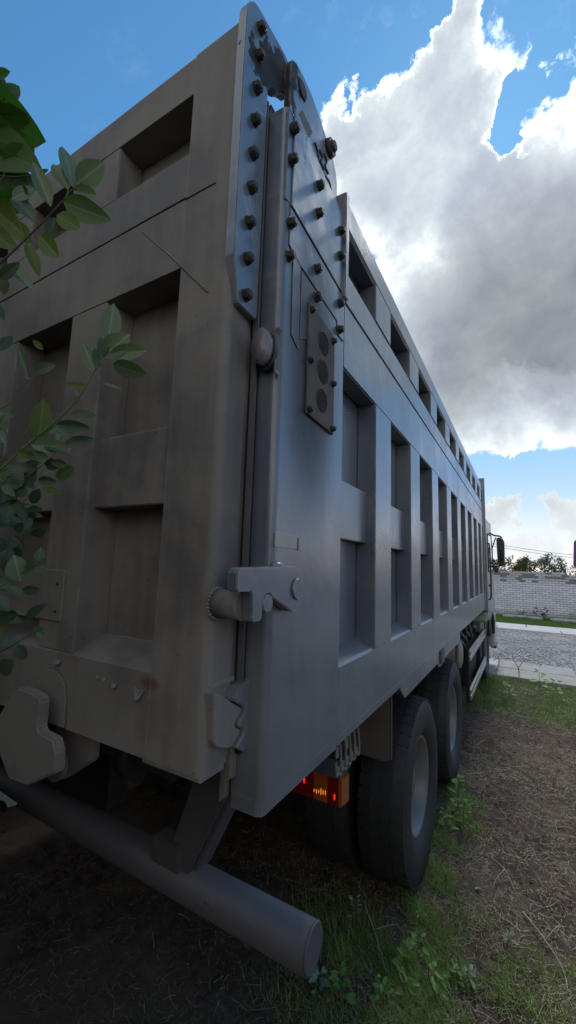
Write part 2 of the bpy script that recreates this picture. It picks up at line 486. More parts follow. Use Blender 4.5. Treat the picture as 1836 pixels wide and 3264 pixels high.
def prism(pts, axis, a, b, bev=0.0, bm=None, seg=2):
    """extrude a 2D outline along axis x (pts = y,z), y (pts = x,z) or z (pts = x,y)"""
    bm = bm or bmesh.new()
    def P(p, t): return {'x': (t, p[0], p[1]), 'y': (p[0], t, p[1]), 'z': (p[0], p[1], t)}[axis]
    v0 = [bm.verts.new(P(p, a)) for p in pts]; v1 = [bm.verts.new(P(p, b)) for p in pts]
    f = [bm.faces.new(v0), bm.faces.new(v1[::-1])]
    n = len(pts)
    for i in range(n): f.append(bm.faces.new((v0[i], v1[i], v1[(i + 1) % n], v0[(i + 1) % n])))
    bmesh.ops.recalc_face_normals(bm, faces=f)
    if bev:
        bmesh.ops.bevel(bm, geom=list({e for q in f for e in q.edges}), offset=bev, segments=seg, affect='EDGES', clamp_overlap=True)
    return bm

def cyl(p0, p1, r0, r1=None, n=16, bm=None, cap=True):
    bm = bm or bmesh.new()
    p0, p1 = Vector(p0), Vector(p1)
    r1 = r0 if r1 is None else r1
    z = (p1 - p0).normalized(); x = z.orthogonal().normalized(); y = z.cross(x)
    a = [bm.verts.new(p0 + (x * math.cos(2 * math.pi * i / n) + y * math.sin(2 * math.pi * i / n)) * r0) for i in range(n)]
    b = [bm.verts.new(p1 + (x * math.cos(2 * math.pi * i / n) + y * math.sin(2 * math.pi * i / n)) * r1) for i in range(n)]
    for i in range(n):
        f = bm.faces.new((a[i], a[(i + 1) % n], b[(i + 1) % n], b[i])); f.smooth = True
    if cap: bm.faces.new(a[::-1]); bm.faces.new(b)
    return bm

def tube(pts, r, n=8, bm=None, taper=None):
    bm = bm or bmesh.new()
    pts = [Vector(p) for p in pts]
    rings = []
    prev = None
    for i, p in enumerate(pts):
        t = (pts[min(i + 1, len(pts) - 1)] - pts[max(i - 1, 0)]).normalized()
        x = t.orthogonal().normalized() if prev is None else (prev - t * prev.dot(t)).normalized()
        prev = x
        y = t.cross(x)
        rr = r if taper is None else r + (taper - r) * i / (len(pts) - 1)
        rings.append([bm.verts.new(p + (x * math.cos(2 * math.pi * k / n) + y * math.sin(2 * math.pi * k / n)) * rr) for k in range(n)])
    for a, b in zip(rings, rings[1:]):
        for k in range(n):
            f = bm.faces.new((a[k], a[(k + 1) % n], b[(k + 1) % n], b[k])); f.smooth = True
    bm.faces.new(rings[0][::-1]); bm.faces.new(rings[-1])
    return bm

def curve(pts, n=6):
    """Catmull-Rom through points"""
    P = [Vector(p) for p in pts]; P = [P[0] * 2 - P[1]] + P + [P[-1] * 2 - P[-2]]
    out = []
    for i in range(1, len(P) - 2):
        for k in range(n):
            t = k / n
            out.append(.5 * ((2 * P[i]) + (P[i + 1] - P[i - 1]) * t + (2 * P[i - 1] - 5 * P[i] + 4 * P[i + 1] - P[i + 2]) * t * t + (-P[i - 1] + 3 * P[i] - 3 * P[i + 1] + P[i + 2]) * t ** 3))
    out.append(P[-2])
    return out

def lathe(prof, axis_p, n=48, bm=None):
    """profile of (x, radius) round an X axis through (y, z)"""
    bm = bm or bmesh.new()
    cy, cz = axis_p
    rings = [[bm.verts.new((x, cy + r * math.cos(2 * math.pi * i / n), cz + r * math.sin(2 * math.pi * i / n))) for i in range(n)] for x, r in prof]
    for a, b in zip(rings, rings[1:]):
        for i in range(n):
            f = bm.faces.new((a[i], a[(i + 1) % n], b[(i + 1) % n], b[i])); f.smooth = True
    return bm

# ================================================================== GROUND
def sheet(xs, ys, zf):
    v = [(x, y, zf(x, y)) for y in ys for x in xs]
    nx = len(xs)
    f = [(j * nx + i, j * nx + i + 1, (j + 1) * nx + i + 1, (j + 1) * nx + i) for j in range(len(ys) - 1) for i in range(nx - 1)]
    return (v, [], f)

def gz(x, y):
    k = max(0.0, min(1.0, (7.95 - y) / .3)) if y < 8 else 0.0
    if y > 16.9: k = min(1.0, (y - 16.9) / .3)
    h = .022 * mnoise.noise(Vector((x * 1.6, y * 1.6, 0))) + .012 * mnoise.noise(Vector((x * 6, y * 6, 3))) + .007 * mnoise.noise(Vector((x * 17, y * 17, 5)))
    base = G
    if y > 7.6: base = G - .03 * min(1, (y - 7.6) / .3)
    if y > 16.9: base = G - .02 - .012 * (y - 16.9)
    return base + h * k * (1.0 if y < 12 else .8)

def axis(lo, hi, dense_lo, dense_hi, step):
    a = list(np.arange(dense_lo, dense_hi, step))
    g = step; x = dense_lo; left = []
    while x > lo: g *= 1.35; x -= g; left.append(max(x, lo))
    g = step; x = a[-1]; right = []
    while x < hi: g *= 1.35; x += g; right.append(min(x, hi))
    return left[::-1] + a + right
gx = axis(-400, 400, -2.6, 4.0, .035)
gy = axis(-400, 600, -.6, 8.2, .035)
ground = struct('ground', sheet(gx, gy, gz), M_DIRT, smooth=True)

# gravel yard between the two rows of concrete
yard = struct('gravel_yard', sheet(list(np.arange(-14, 20, .12)), list(np.arange(9.0, 15.6, .12)),
              lambda x, y: G + .012 + .018 * mnoise.noise(Vector((x * 1.1, y * 1.1, 8))) + .01 * mnoise.noise(Vector((x * 5, y * 5, 2)))), M_GRAVEL, smooth=True)

def stones(n, x0, x1, y0, y1, smin, smax, z, seed):
    r = np.random.default_rng(seed)
    base = np.array([(1, 0, 0), (-1, 0, 0), (0, 1, 0), (0, -1, 0), (0, 0, 1), (0, 0, -1)], float)
    F = np.array([(0, 2, 4), (2, 1, 4), (1, 3, 4), (3, 0, 4), (2, 0, 5), (1, 2, 5), (3, 1, 5), (0, 3, 5)])
    c = np.stack([r.uniform(x0, x1, n), r.uniform(y0, y1, n), np.full(n, z)], 1)
    s = r.uniform(smin, smax, (n, 1, 1)) * r.uniform(.6, 1.3, (n, 6, 1)) * r.uniform(.6, 1.2, (n, 1, 3))
    a = r.uniform(0, 6.28, n); ca, sa = np.cos(a), np.sin(a)
    p = base[None] * s
    q = p.copy(); q[..., 0] = p[..., 0] * ca[:, None] - p[..., 1] * sa[:, None]; q[..., 1] = p[..., 0] * sa[:, None] + p[..., 1] * ca[:, None]
    V = (q + c[:, None]).reshape(-1, 3)
    Fa = (F[None] + 6 * np.arange(n)[:, None, None]).reshape(-1, 3)
    return V, Fa

def fast_mesh(name, V, F, mat, smooth=False):
    me = bpy.data.meshes.new(name)
    V = np.asarray(V, np.float32); F = np.asarray(F, np.int32)
    me.vertices.add(len(V)); me.vertices.foreach_set('co', V.ravel())
    k = F.shape[1]
    me.loops.add(F.size); me.loops.foreach_set('vertex_index', F.ravel())
    me.polygons.add(len(F)); me.polygons.foreach_set('loop_start', np.arange(0, F.size, k, dtype=np.int32))
    me.polygons.foreach_set('loop_total', np.full(len(F), k, np.int32))
    me.update(calc_edges=True)
    me.materials.append(mat)
    o = bpy.data.objects.new(name, me); COL.objects.link(o)
    return o

o = fast_mesh('loose_gravel', *stones(9000, -2.5, 5, 9.2, 15.3, .010, .032, G + .02, 3), M_STONE)
tag(o, 'loose grey stones strewn over the yard beyond the slabs', 'gravel'); o['kind'] = 'stuff'

# near row of worn concrete slabs
path = struct('concrete_path', B(-12, 16, 7.98, 9.45, G - .12, G - .005), M_CONC)
x = -5.3; k = 0
while x < 9:
    wd = rnd.uniform(.95, 1.5)
    for (ya, yb) in ((7.95, 8.68), (8.70, 9.5)):
        if rnd.random() < .10: continue
        pts = []
        for (px, py) in ((x + .012, ya), (x + wd - .012, ya), (x + wd - .012, yb), (x + .012, yb)):
            pts.append((px, py))
        # ragged outline
        ring = []
        for i in range(4):
            a, b = pts[i], pts[(i + 1) % 4]
            for t in (0, .25, .5, .75):
                ring.append((a[0] + (b[0] - a[0]) * t + rnd.uniform(-.014, .014), a[1] + (b[1] - a[1]) * t + rnd.uniform(-.03, .03) * (1 if t else .3)))
        h = rnd.uniform(-.008, .016)
        s = obj('slab', prism(ring, 'z', G - .09, G + .022 + h, .006, seg=1), M_CONC if rnd.random() < .75 else M_CONCL, parent=path)
    x += wd
# far kerb: two rows of long pale slabs
kerb = struct('far_kerb', B(-14, 20, 15.35, 17.0, G - .15, G - .012), M_CONC)
x = -6.0
while x < 14:
    for (ya, yb, dx) in ((15.3, 16.05, 0), (16.1, 17.05, .9)):
        obj('slab', prism([(x + dx + .01, ya + rnd.uniform(-.05, .05)), (x + dx + 1.88, ya + rnd.uniform(-.05, .05)), (x + dx + 1.88, yb + rnd.uniform(-.04, .04)), (x + dx + .01, yb)], 'z', G - .1, G + .02 + rnd.uniform(0, .025), .008, seg=1), M_CONCL, parent=kerb)
    x += 1.9

# ================================================================== BRICK WALL
wall = root('brick_wall', 'long white silicate brick wall standing across the far side of the yard', 'wall', (1, 21.4, -.2))
BW, BH, WY = .26, .1, 21.3
WZ = -.22
def rows_at(x): return 22 if x < 2.28 else 21
obj('mortar_core', B(-24, 30, WY + .014, WY + .24, WZ - .3, WZ + 20.6 * BH), M_MORTAR, wall)
obj('mortar_bed', B(-.95, 2.27, WY + .016, WY + .238, WZ + 20.6 * BH, WZ + 22 * BH - .02), M_MORTAR, wall)
proto = obj('brick', B(-.124, .124, -.06, .06, -.043, .043, .006, 1), M_BRICK, wall)
proto.data.materials[0] = M_BRICK
first = True
rest = bmesh.new()
for r in range(22):
    off = 0 if r % 2 else BW / 2
    for i in range(-94, 118):
        bx = i * BW + off
        if r >= rows_at(bx): continue
        z = WZ + (r + .5) * BH
        worn = r >= 17
        if -.78 < bx < 2.62 and r >= 2:
            if worn and rnd.random() < .05: continue
            p = Vector((bx + rnd.uniform(-.004, .004), WY + .06 + rnd.uniform(0, .007 if not worn else .022), z + rnd.uniform(-.002, .002)))
            rr = (rnd.uniform(-.01, .01), rnd.uniform(-.008, .008) * (2 if worn else 1), rnd.uniform(-.012, .012))
            if first: proto.location = p - wall.location; proto.rotation_euler = rr; first = False
            else: inst(proto, 'brick', p - wall.location, rr)
        elif abs(bx) < 9 or r > 19:
            box(rest, bx - .124, bx + .124, WY + rnd.uniform(0, .006), WY + .12, z - .043, z + .043)
bk = obj('bricks', rest, M_BRICK, wall); bk['kind'] = 'stuff'

# broken concrete lying at the wall foot
for i, (px, py, sx, lab) in enumerate([(.15, 20.5, .55, 'flat pale concrete piece in the grass nearest the cab at the wall foot'),
                                       (.95, 20.35, .34, 'small tilted concrete piece beside the bush at the wall foot'),
                                       (2.0, 20.2, .62, 'wide flat concrete piece in the grass right of the bush at the wall foot')]):
    pts = [(sx * math.cos(a) * rnd.uniform(.75, 1.1), .22 * math.sin(a) * rnd.uniform(.8, 1.1)) for a in np.linspace(0, 6.0, 9)]
    o = obj('concrete_chunk', prism(pts, 'z', -.1, .06, .01, seg=1), M_CONCL, loc=(px, py, -.05))
    o.rotation_euler = (R(rnd.uniform(2, 7)), 0, R(rnd.uniform(-8, 8)))
    tag(o, lab, 'concrete piece', 'broken concrete at the wall foot')

# ================================================================== THE TRUCK
TR = root('dump_truck', 'big dusty grey dump truck with ribbed steel body parked on trodden dirt', 'truck', (-1.2, 3.6, G))
YE = 6.72                                                     # front end of the body side
PITCH, R0, RW = .68, .861, .253
ZS, ZB = 1.533, 1.266

def hexbolt(r=.0152, h=.017, washer=True):
    """bolt head pointing along +X, seated at the origin"""
    bm = bmesh.new()
    if washer: cyl((-.002, 0, 0), (.004, 0, 0), r * 1.12, n=16, bm=bm)
    cyl((.003, 0, 0), (h, 0, 0), r, n=6, bm=bm)
    cyl((h - .001, 0, 0), (h + .004, 0, 0), r * .78, r * .6, n=12, bm=bm)
    for f in bm.faces: f.smooth = False
    return bm

# ---- right-hand side wall of the body
side = obj('side_wall', B(-.115, -.085, .03, YE, ZB + .03, 3.36), M_SIDE, TR)
# corner post: rounded rear edge
pp = [(-.094, 0.0)]
pp += [(-.022 + .022 * math.sin(a), .022 - .022 * math.cos(a)) for a in np.linspace(0, math.pi / 2, 7)]
pp += [(0.0, .466), (-.084, .466), (-.094, .05)]
post = obj('corner_post', prism(pp, 'z', 1.300, 3.275), M_SIDE, side)
for f in post.data.polygons: f.use_smooth = False
pp2 = [(x - (.003 if x > -.02 else 0), y + (.002 if y < .01 else 0)) for x, y in pp]
obj('post_foot', prism(pp2, 'z', 1.262, 1.2995, .006), M_SIDE, side)
# skin plates and seams on the post
obj('post_cap', B(-.090, .0015, .004, .470, 2.955, 3.255, .0012, 1), M_SIDE, side)
pl = prism([(.032, 2.952), (.460, 2.918), (.460, 3.228), (.032, 3.292)], 'x', .001, .0075, .0015, seg=1)
obj('bolted_plate', pl, M_SIDE, side)
obj('doubler_plate', prism([(.030, 2.944), (.458, 2.911), (.458, 2.735), (.395, 2.735), (.395, 2.783), (.105, 2.803), (.030, 2.82)], 'x', .0005, .0045, .001, seg=1), M_SIDE, side)
obj('doubler_plate', prism([(.112, 2.795), (.385, 2.776), (.385, 2.70), (.112, 2.565)], 'x', .0004, .0032, .001, seg=1), M_SIDE, side)
obj('doubler_plate', prism([(.054, 2.87), (.102, 2.86), (.106, 2.525), (.061, 2.55)], 'x', .0004, .0036, .001, seg=1), M_SIDE, side)
BM = hexbolt()
b0 = None
for (y, z) in [(.022, 3.205), (.020, 3.096), (.029, 2.889), (.031, 2.784), (.204, 3.175), (.203, 3.068), (.208, 2.864), (.214, 2.766),
               (.398, 3.158), (.398, 3.052), (.406, 2.861), (.406, 2.755)]:
    xx = .0075 if z > 2.93 else .0045
    if z < 2.79 and y < .1: xx = .001
    if b0 is None: b0 = obj('bolt', BM, M_BOLT, side)
    else: b0 = inst(b0, 'bolt')
    b0.location = (xx, y, z); b0.rotation_euler = (R(rnd.uniform(0, 60)), 0, 0)
    box_w = None
# stop bar standing proud at the front edge of the post
obj('stop_bar', B(-.030, .020, .428, .462, 2.90, 3.355, .004), M_SIDE, side)
# rails
Y0 = .468
obj('lower_band', B(-.083, 0, Y0, YE, 2.637, 2.906, .006), M_SIDE, side)
obj('upper_band', B(-.083, -.002, Y0, YE, 2.916, 3.055, .006), M_SIDE, side)
obj('groove_strip', B(-.083, -.016, Y0, YE, 2.9062, 2.9158), M_FRAME, side)
obj('top_rail', prism([(-.10, 3.246), (-.012, 3.246), (0, 3.258), (0, 3.365), (-.018, 3.39), (-.12, 3.39), (-.12, 3.246)], 'y', Y0 + .002, YE), M_SIDE, side)
# sill with a sloping dust ledge on top
obj('sill', prism([(-.084, ZB + .036), (-.084, 1.574), (-.006, ZS + .004), (0, ZS - .006), (0, 1.300), (-.012, 1.300), (-.012, ZB + .036)], 'y', Y0, YE), M_SIDE, side)
obj('sill_flange', B(-.055, -.003, Y0 + .003, YE - .01, ZB, 1.2985, .003, 1), M_SIDE, side)
rib = obj('rib', B(-.0835, .004, 0, RW, 1.5345, 2.6365, .004), M_SIDE, side)
rib.location = (0, R0, 0)
rib2 = obj('short_rib', B(-.0835, .002, 0, RW, 3.0555, 3.2455, .003), M_SIDE, side)
rib2.location = (0, R0, 0)
bar = obj('crossbar', B(-.0832, -.036, 0, PITCH - RW, 1.987, 2.215, .003), M_SIDE, side)
bar.location = (0, R0 - (PITCH - RW), 0)
bar.scale = (1, (R0 - Y0 - .002) / (PITCH - RW), 1); bar.location.y = Y0 + .001
for k in range(1, 9):
    y = R0 + PITCH * k
    if y < YE - .1:
        yy = min(RW, YE - y)
        for src, nm in ((rib, 'rib'), (rib2, 'short_rib')):
            c = inst(src, nm, (0, y, 0))
    inst(bar, 'crossbar', (0, y - (PITCH - RW) + .0005, 0), scale=(1, .998, 1))
# front end post and headboard
obj('end_post', B(-.1, .012, YE + .002, YE + .16, 1.25, 3.40, .006), M_SIDE, side)
obj('headboard', B(-2.44, .035, YE + .163, YE + .22, 1.2, 3.52, .006), M_SIDE, TR)
# the far side, floor
obj('far_side_wall', B(-2.42, -2.33, .03, YE, ZB, 3.38, .006), M_SIDE, TR)
obj('body_floor', B(-2.32, -.117, .02, YE, 1.40, 1.50), M_SIDE, TR)
for k in range(8): obj('floor_bearer', B(-2.30, -.125, .35 + k * .82, .45 + k * .82, 1.27, 1.399), M_SIDE, TR)

wf = bmesh.new()
for i in range(34):
    y = i * RW / 33
    bmesh.ops.create_icosphere(wf, subdivisions=1, radius=rnd.uniform(.0028, .0042), matrix=Matrix.Translation((.0035, y, 1.534)))
wf0 = obj('weld_bead', wf, M_SIDE, side); wf0.location = (0, R0, 0)
for k in range(1, 6): inst(wf0, 'weld_bead', (0, R0 + PITCH * k, 0))
# ---- vent plate with three round grilles
vp = obj('vent_plate', prism([(.158, 2.715), (.362, 2.700), (.366, 2.335), (.160, 2.345)], 'x', .0012, .009, .0015, seg=1), M_VENT, TR)
def grille(r):
    bm = bmesh.new()
    bmesh.ops.create_circle(bm, cap_ends=False, segments=28, radius=r)
    for v in bm.verts: v.co = Vector((.012, v.co.x, v.co.y))
    bm.clear()
    # rim ring and a lattice of fine wires over a dark bowl
    n = 28
    for ra, rb, xa, xb in ((r, r * .90, .009, .0125), (r * .90, r * .88, .0125, .0095)):
        A = [bm.verts.new((xa, ra * math.cos(2 * math.pi * i / n), ra * math.sin(2 * math.pi * i / n))) for i in range(n)]
        Bv = [bm.verts.new((xb, rb * math.cos(2 * math.pi * i / n), rb * math.sin(2 * math.pi * i / n))) for i in range(n)]
        for i in range(n): bm.faces.new((A[i], A[(i + 1) % n], Bv[(i + 1) % n], Bv[i]))
    for k in range(-4, 5):
        a = k * r / 5; h = math.sqrt(max(0, (r * .89) ** 2 - a * a))
        box(bm, .0098, .0118, a - .0011, a + .0011, -h, h)
        box(bm, .0100, .0120, -h, h, a - .0011, a + .0011)
    return bm
g0 = obj('grille', grille(.042), M_MESHD, vp, smooth=False)
d0 = obj('vent_hole', cyl((.0091, 0, 0), (.0096, 0, 0), .039, n=24), M_FRAME, vp)
for i, (y, z) in enumerate([(.268, 2.628), (.267, 2.526), (.264, 2.424)]):
    (g0 if i == 0 else inst(g0, 'grille')).location = (0, y, z)
    (d0 if i == 0 else inst(d0, 'vent_hole')).location = (0, y, z)
sb = obj('bolt', hexbolt(.0105, .012), M_BOLT, vp)
for i, (y, z) in enumerate([(.172, 2.694), (.345, 2.676), (.170, 2.521), (.348, 2.516), (.172, 2.359), (.350, 2.352)]):
    c = sb if i == 0 else inst(sb, 'bolt')
    c.location = (.009, y, z); c.rotation_euler = (R(rnd.uniform(0, 60)), 0, 0)
# sticker rest
st = obj('sticker_patch', prism([(.012, 1.961), (.135, 1.962), (.137, 1.922), (.012, 1.923)], 'x', .0004, .002, .0005, seg=1), M_STICK, TR)
obj('sticker_clip', B(.0005, .006, .143, .150, 1.920, 1.956, .001, 1), M_STICK, st)

# ---- side marker lamp on the gap
mk = obj('marker_lamp', prism([(-.030 + .030 * math.cos(a), 2.468 + (.052 * math.sin(a))) for a in np.linspace(0, 2 * math.pi, 24, endpoint=False)], 'y', -.062, -.032, .010, seg=3), M_LENS, TR, smooth=True)
obj('lamp_base', prism([(-.030 + .033 * math.cos(a), 2.465 + (.057 * math.sin(a))) for a in np.linspace(0, 2 * math.pi, 24, endpoint=False)], 'y', -.0315, -.016, .002, seg=1), M_RUBBER, mk)
obj('lamp_bracket', prism([(-.018, 2.522), (.006, 2.53), (-.001, 2.515), (-.001, 2.41), (.004, 2.396), (-.004, 2.40), (-.006, 2.51)], 'y', -.024, -.004), M_HOSE, mk)
mk.location += Vector((0, .006, 0))

# ---- latch arm and pins
LT = obj('latch_arm', prism([(-.186, 1.858), (-.178, 1.866), (.072, 1.874), (.098, 1.868), (.118, 1.850), (.126, 1.826), (.126, 1.790), (.110, 1.764), (.088, 1.752), (.066, 1.752),
                             (-.040, 1.797), (-.048, 1.804), (-.060, 1.807), (-.072, 1.802), (-.080, 1.786), (-.082, 1.748), (-.088, 1.743), (-.118, 1.743), (-.124, 1.750), (-.127, 1.806), (-.133, 1.813), (-.180, 1.814), (-.186, 1.820)],
                            'x', .004, .032, .0025), M_SIDE, TR)
obj('pivot_disc', cyl((.0325, .086, 1.812), (.039, .086, 1.812), .030, .028, n=28), M_SIDE, LT)
obj('stop_pin', cyl((-.01, -.060, 1.782), (.034, -.060, 1.782), .0205, n=24), M_SIDE, LT)
obj('lock_pin', cyl((-.072, -.118, 1.778), (.003, -.118, 1.778), .034, n=28), M_GATE, LT)
wb = bmesh.new()
for i in range(26):
    a = i * 2 * math.pi / 26
    bmesh.ops.create_icosphere(wb, subdivisions=1, radius=rnd.uniform(.004, .0065), matrix=Matrix.Translation((-.074, -.118 + .036 * math.cos(a), 1.778 + .036 * math.sin(a))))
obj('weld_bead', wb, M_GATE, LT, smooth=True)
wb = bmesh.new(); bmesh.ops.create_icosphere(wb, subdivisions=2, radius=.016, matrix=Matrix.Translation((.012, .012, 1.873)) @ Matrix.Diagonal((1, 1.7, .7, 1)))
obj('weld_lug', wb, M_SIDE, LT, smooth=True)

# ---- toothed lock below
obj('lock_tooth_plate', prism([(-.136, 1.575), (-.105, 1.568), (-.066, 1.541), (-.016, 1.513), (-.017, 1.503), (-.043, 1.486), (-.042, 1.474), (-.017, 1.463), (-.020, 1.452), (-.050, 1.432), (-.064, 1.434), (-.112, 1.452), (-.125, 1.47)], 'x', -.090, -.060, .003), M_GATE, TR)
obj('lock_keeper_plate', prism([(.002, 1.580), (-.040, 1.572), (-.062, 1.553), (-.062, 1.542), (-.012, 1.5145), (-.013, 1.5045), (-.039, 1.4865), (-.038, 1.4755), (-.013, 1.4640), (-.016, 1.4525), (-.046, 1.4310), (-.020, 1.414), (.002, 1.410)], 'x', -.092, -.050, .003), M_SIDE, TR)
obj('lock_backing', B(-.0895, -.076, -.128, -.030, 1.58, 1.592, .003), M_GATE, TR)

# ---- tailgate
TY = -.14
XR, XL = -.078, -2.36
tg = obj('tailgate', B(XL + .02, XR - .012, -.040, -.012, 1.40, 3.44), M_GATE, TR)
# right column with rounded outer corner, left column
def column(x0, x1, outer):
    pts = []
    r = .022
    if outer == 'r':
        pts = [(x0, TY), (x1 - r, TY)] + [(x1 - r + r * math.sin(a), TY + r - r * math.cos(a)) for a in np.linspace(.2, math.pi / 2, 6)] + [(x1 - .006, -.0405), (x0, -.0405)]
    else:
        pts = [(x1, TY), (x0 + r, TY)] + [(x0 + r - r * math.sin(a), TY + r - r * math.cos(a)) for a in np.linspace(.2, math.pi / 2, 6)] + [(x0 + .006, -.0405), (x1, -.0405)]
    return prism(pts, 'z', 1.388, 3.45)
obj('end_column', column(-.258, XR, 'r'), M_GATE, tg)
obj('end_column', column(XL, XL + .18, 'l'), M_GATE, tg)
obj('flange', B(-.078, -.061, -.022, -.0145, 1.42, 3.30), M_TUBE, tg)
obj('gap_shade', B(-.091, -.066, -.0140, -.0015, 1.40, 3.26), M_FRAME, tg)  # black strip put in for the shade in the gap beside the post
# lower corner stub of the flange under the lock
obj('flange_foot', prism([(-.095, 1.335), (-.079, 1.345), (-.079, 1.420), (-.110, 1.42), (-.12, 1.36)], 'y', -.028, -.004), M_GATE, tg)
obj('corner_tab', prism([(-.128, 1.268), (-.108, 1.285), (-.108, 1.40), (-.128, 1.40)], 'y', -.006, .012, .002), M_GATE, tg)
xa, xb = XL + .181, -.2585
obj('top_rail', B(xa, xb, TY, -.0405, 3.31, 3.394, .001, 1), M_GATE, tg)
obj('cap_strip', B(xa, xb, TY + .004, -.0402, 3.3955, 3.455, .003), M_GATE, tg)
obj('upper_band', B(xa, xb, TY + .0005, -.0405, 2.952, 3.10, .001, 1), M_GATE, tg)
obj('groove_strip', B(xa, xb + .0, TY + .012, -.0405, 2.943, 2.9515), M_FRAME, tg)
obj('middle_band', B(xa, xb, TY - .0012, -.0405, 2.72, 2.9425, .001, 1), M_GATE, tg)
obj('bottom_rail', prism([(TY, 1.388), (TY, 1.592), (TY + .006, 1.600), (-.0405, 1.645), (-.0405, 1.388)], 'x', xa, xb), M_GATE, tg)
obj('bottom_lip', B(-.273, XR - .004, TY + .004, -.05, 1.376, 1.3875, .002, 1), M_GATE, tg)
def taper_rib(w0, w1, z0, z1):
    """rib with sloping flanks: w0 wide at the face, w1 at the sheet"""
    return prism([(-w0 / 2, TY - .0005), (w0 / 2, TY - .0005), (w1 / 2, -.0405), (-w1 / 2, -.0405)], 'z', z0, z1, .003)
tr0 = obj('rib', taper_rib(.185, .215, 1.596, 2.7195), M_GATE, tg)
tr1 = obj('short_rib', B(-.095, .095, TY + .001, -.0405, 3.1005, 3.3095, .003), M_GATE, tg)
tcb = obj('crossbar', B(-.175, .175, TY + .022, -.0405, 2.033, 2.255, .003), M_GATE, tg)
for i, xc in enumerate((-.695, -1.225, -1.755)):
    (tr0 if i == 0 else inst(tr0, 'rib')).location = (xc + (.012 if i == 0 else 0), 0, 0)
    (tr1 if i == 0 else inst(tr1, 'short_rib')).location = (xc, 0, 0)
for i, xc in enumerate((-.432, -.96, -1.49, -2.02)):
    (tcb if i == 0 else inst(tcb, 'crossbar')).location = (xc, 0, 0)
# cover plate with rivets across the pockets
cp = obj('cover_plate', B(-1.75, -.658, TY - .006, TY - .0005, 1.683, 1.838, .001, 1), M_GATE, tg)
rv = obj('rivet', cyl((-.69, TY - .006, 1.795), (-.69, TY - .010, 1.795), .005, .003, n=10), M_BOLT, tg)
inst(rv, 'rivet', (.004, 0, -.084))
# weld seams and scratches standing on the panels
obj('weld_seam', tube([(-.443, TY - .001, 2.914), (-.30, TY - .001, 2.77), (-.147, TY - .001, 2.606)], .0028, 5), M_GATE, tg)
obj('weld_seam', tube([(-.145, TY + .0005, 2.943), (-.20, TY + .0005, 2.9435), (-.262, TY + .0005, 2.943)], .0030, 5), M_FRAME, tg)
obj('weld_seam', tube([(-.092, TY + .007, 2.73), (-.094, TY + .006, 2.66), (-.090, TY + .008, 2.57)], .0022, 5), M_FRAME, tg)
for pts in ([(.06, 1.62), (.2, 1.335)],): pass
def flake(x, z, wd, h, curl):
    bm = bmesh.new()
    n = 5; vs = []
    for j in range(3):
        for i in range(n):
            u = i / (n - 1) - .5
            vs.append(bm.verts.new((x + u * wd * (1 - .25 * j) + rnd.uniform(-.1, .1) * wd * .3, TY - .001 - curl * (j / 2) ** 1.5 * (1 - abs(u)), z - h * j / 2 + abs(u) * h * .4 + rnd.uniform(-.1, .1) * h)))
    for j in range(2):
        for i in range(n - 1): bm.faces.new((vs[j * n + i], vs[j * n + i + 1], vs[(j + 1) * n + i + 1], vs[(j + 1) * n + i]))
    return bm
for (x, z, wd, h, c) in [(-.296, 1.548, .046, .024, .014), (-.392, 1.547, .026, .012, .010), (-.435, 1.552, .014, .006, .006), (-.462, 1.554, .014, .006, .006), (-.655, 1.57, .045, .012, .012), (-.262, 1.537, .006, .006, .004)]:
    obj('paint_flake', flake(x, z, wd, h, c), M_GATE, tg)
# raised rounded patch near the hook
obj('round_pad', prism([(-.66, 1.39), (-.585, 1.39), (-.588, 1.46), (-.598, 1.50), (-.618, 1.528), (-.66, 1.545), (-.70, 1.545), (-.70, 1.39)], 'y', TY - .006, TY - .0005, .003), M_GATE, tg)

# ---- bolted hinge plate of the tailgate, reaching forward over the post
HA = [(-.146, 2.690), (-.148, 3.30), (-.145, 3.470), (-.136, 3.505), (-.118, 3.533), (-.100, 3.544), (.060, 3.578), (.098, 3.575), (.098, 3.452), (.060, 3.425), (.030, 3.390), (-.004, 3.368),
      (-.020, 3.350), (-.025, 3.325), (-.030, 2.572), (-.036, 2.562), (-.112, 2.562), (-.120, 2.568)]
hp = obj('hinge_plate', prism(HA, 'x', -.092, -.060, .0025), M_SIDE, tg)
b1 = None
for (y, z) in [(-.083, 3.478), (-.085, 3.378), (-.088, 3.262), (-.089, 3.152), (-.090, 3.040), (-.090, 2.930), (-.091, 2.820), (-.092, 2.708), (-.090, 2.600)]:
    c = inst(b0, 'bolt', (-.060, y, z), (R(rnd.uniform(0, 60)), 0, 0), parent=tg)
# outer bracket on the body with the hinge eye
HB = [(.058, 3.20), (.056, 3.515), (.064, 3.540), (.085, 3.556), (.14, 3.568), (.20, 3.568), (.27, 3.552), (.34, 3.522), (.40, 3.496), (.436, 3.462), (.447, 3.42), (.447, 3.20)]
hb = obj('hinge_bracket', prism(HB, 'x', -.0555, -.030, .003), M_SIDE, TR)
obj('hinge_eye', cyl((-.029, .133, 3.500), (-.0245, .133, 3.500), .030, .026, n=24), M_FRAME, hb)
obj('hinge_boss', cyl((-.029, .352, 3.492), (-.010,   .352, 3.492), .034, .031, n=24), M_BOLT, hb)
obj('boss_pin', cyl((-.0095, .352, 3.492), (.002, .352, 3.492), .020, .017, n=18), M_VENT, hb)
obj('wear_patch', prism([(.108, 3.362), (.138, 3.424), (.216, 3.421), (.182, 3.358)], 'x', -.0297, -.0275, .0005, seg=1), M_HOSE, hb)
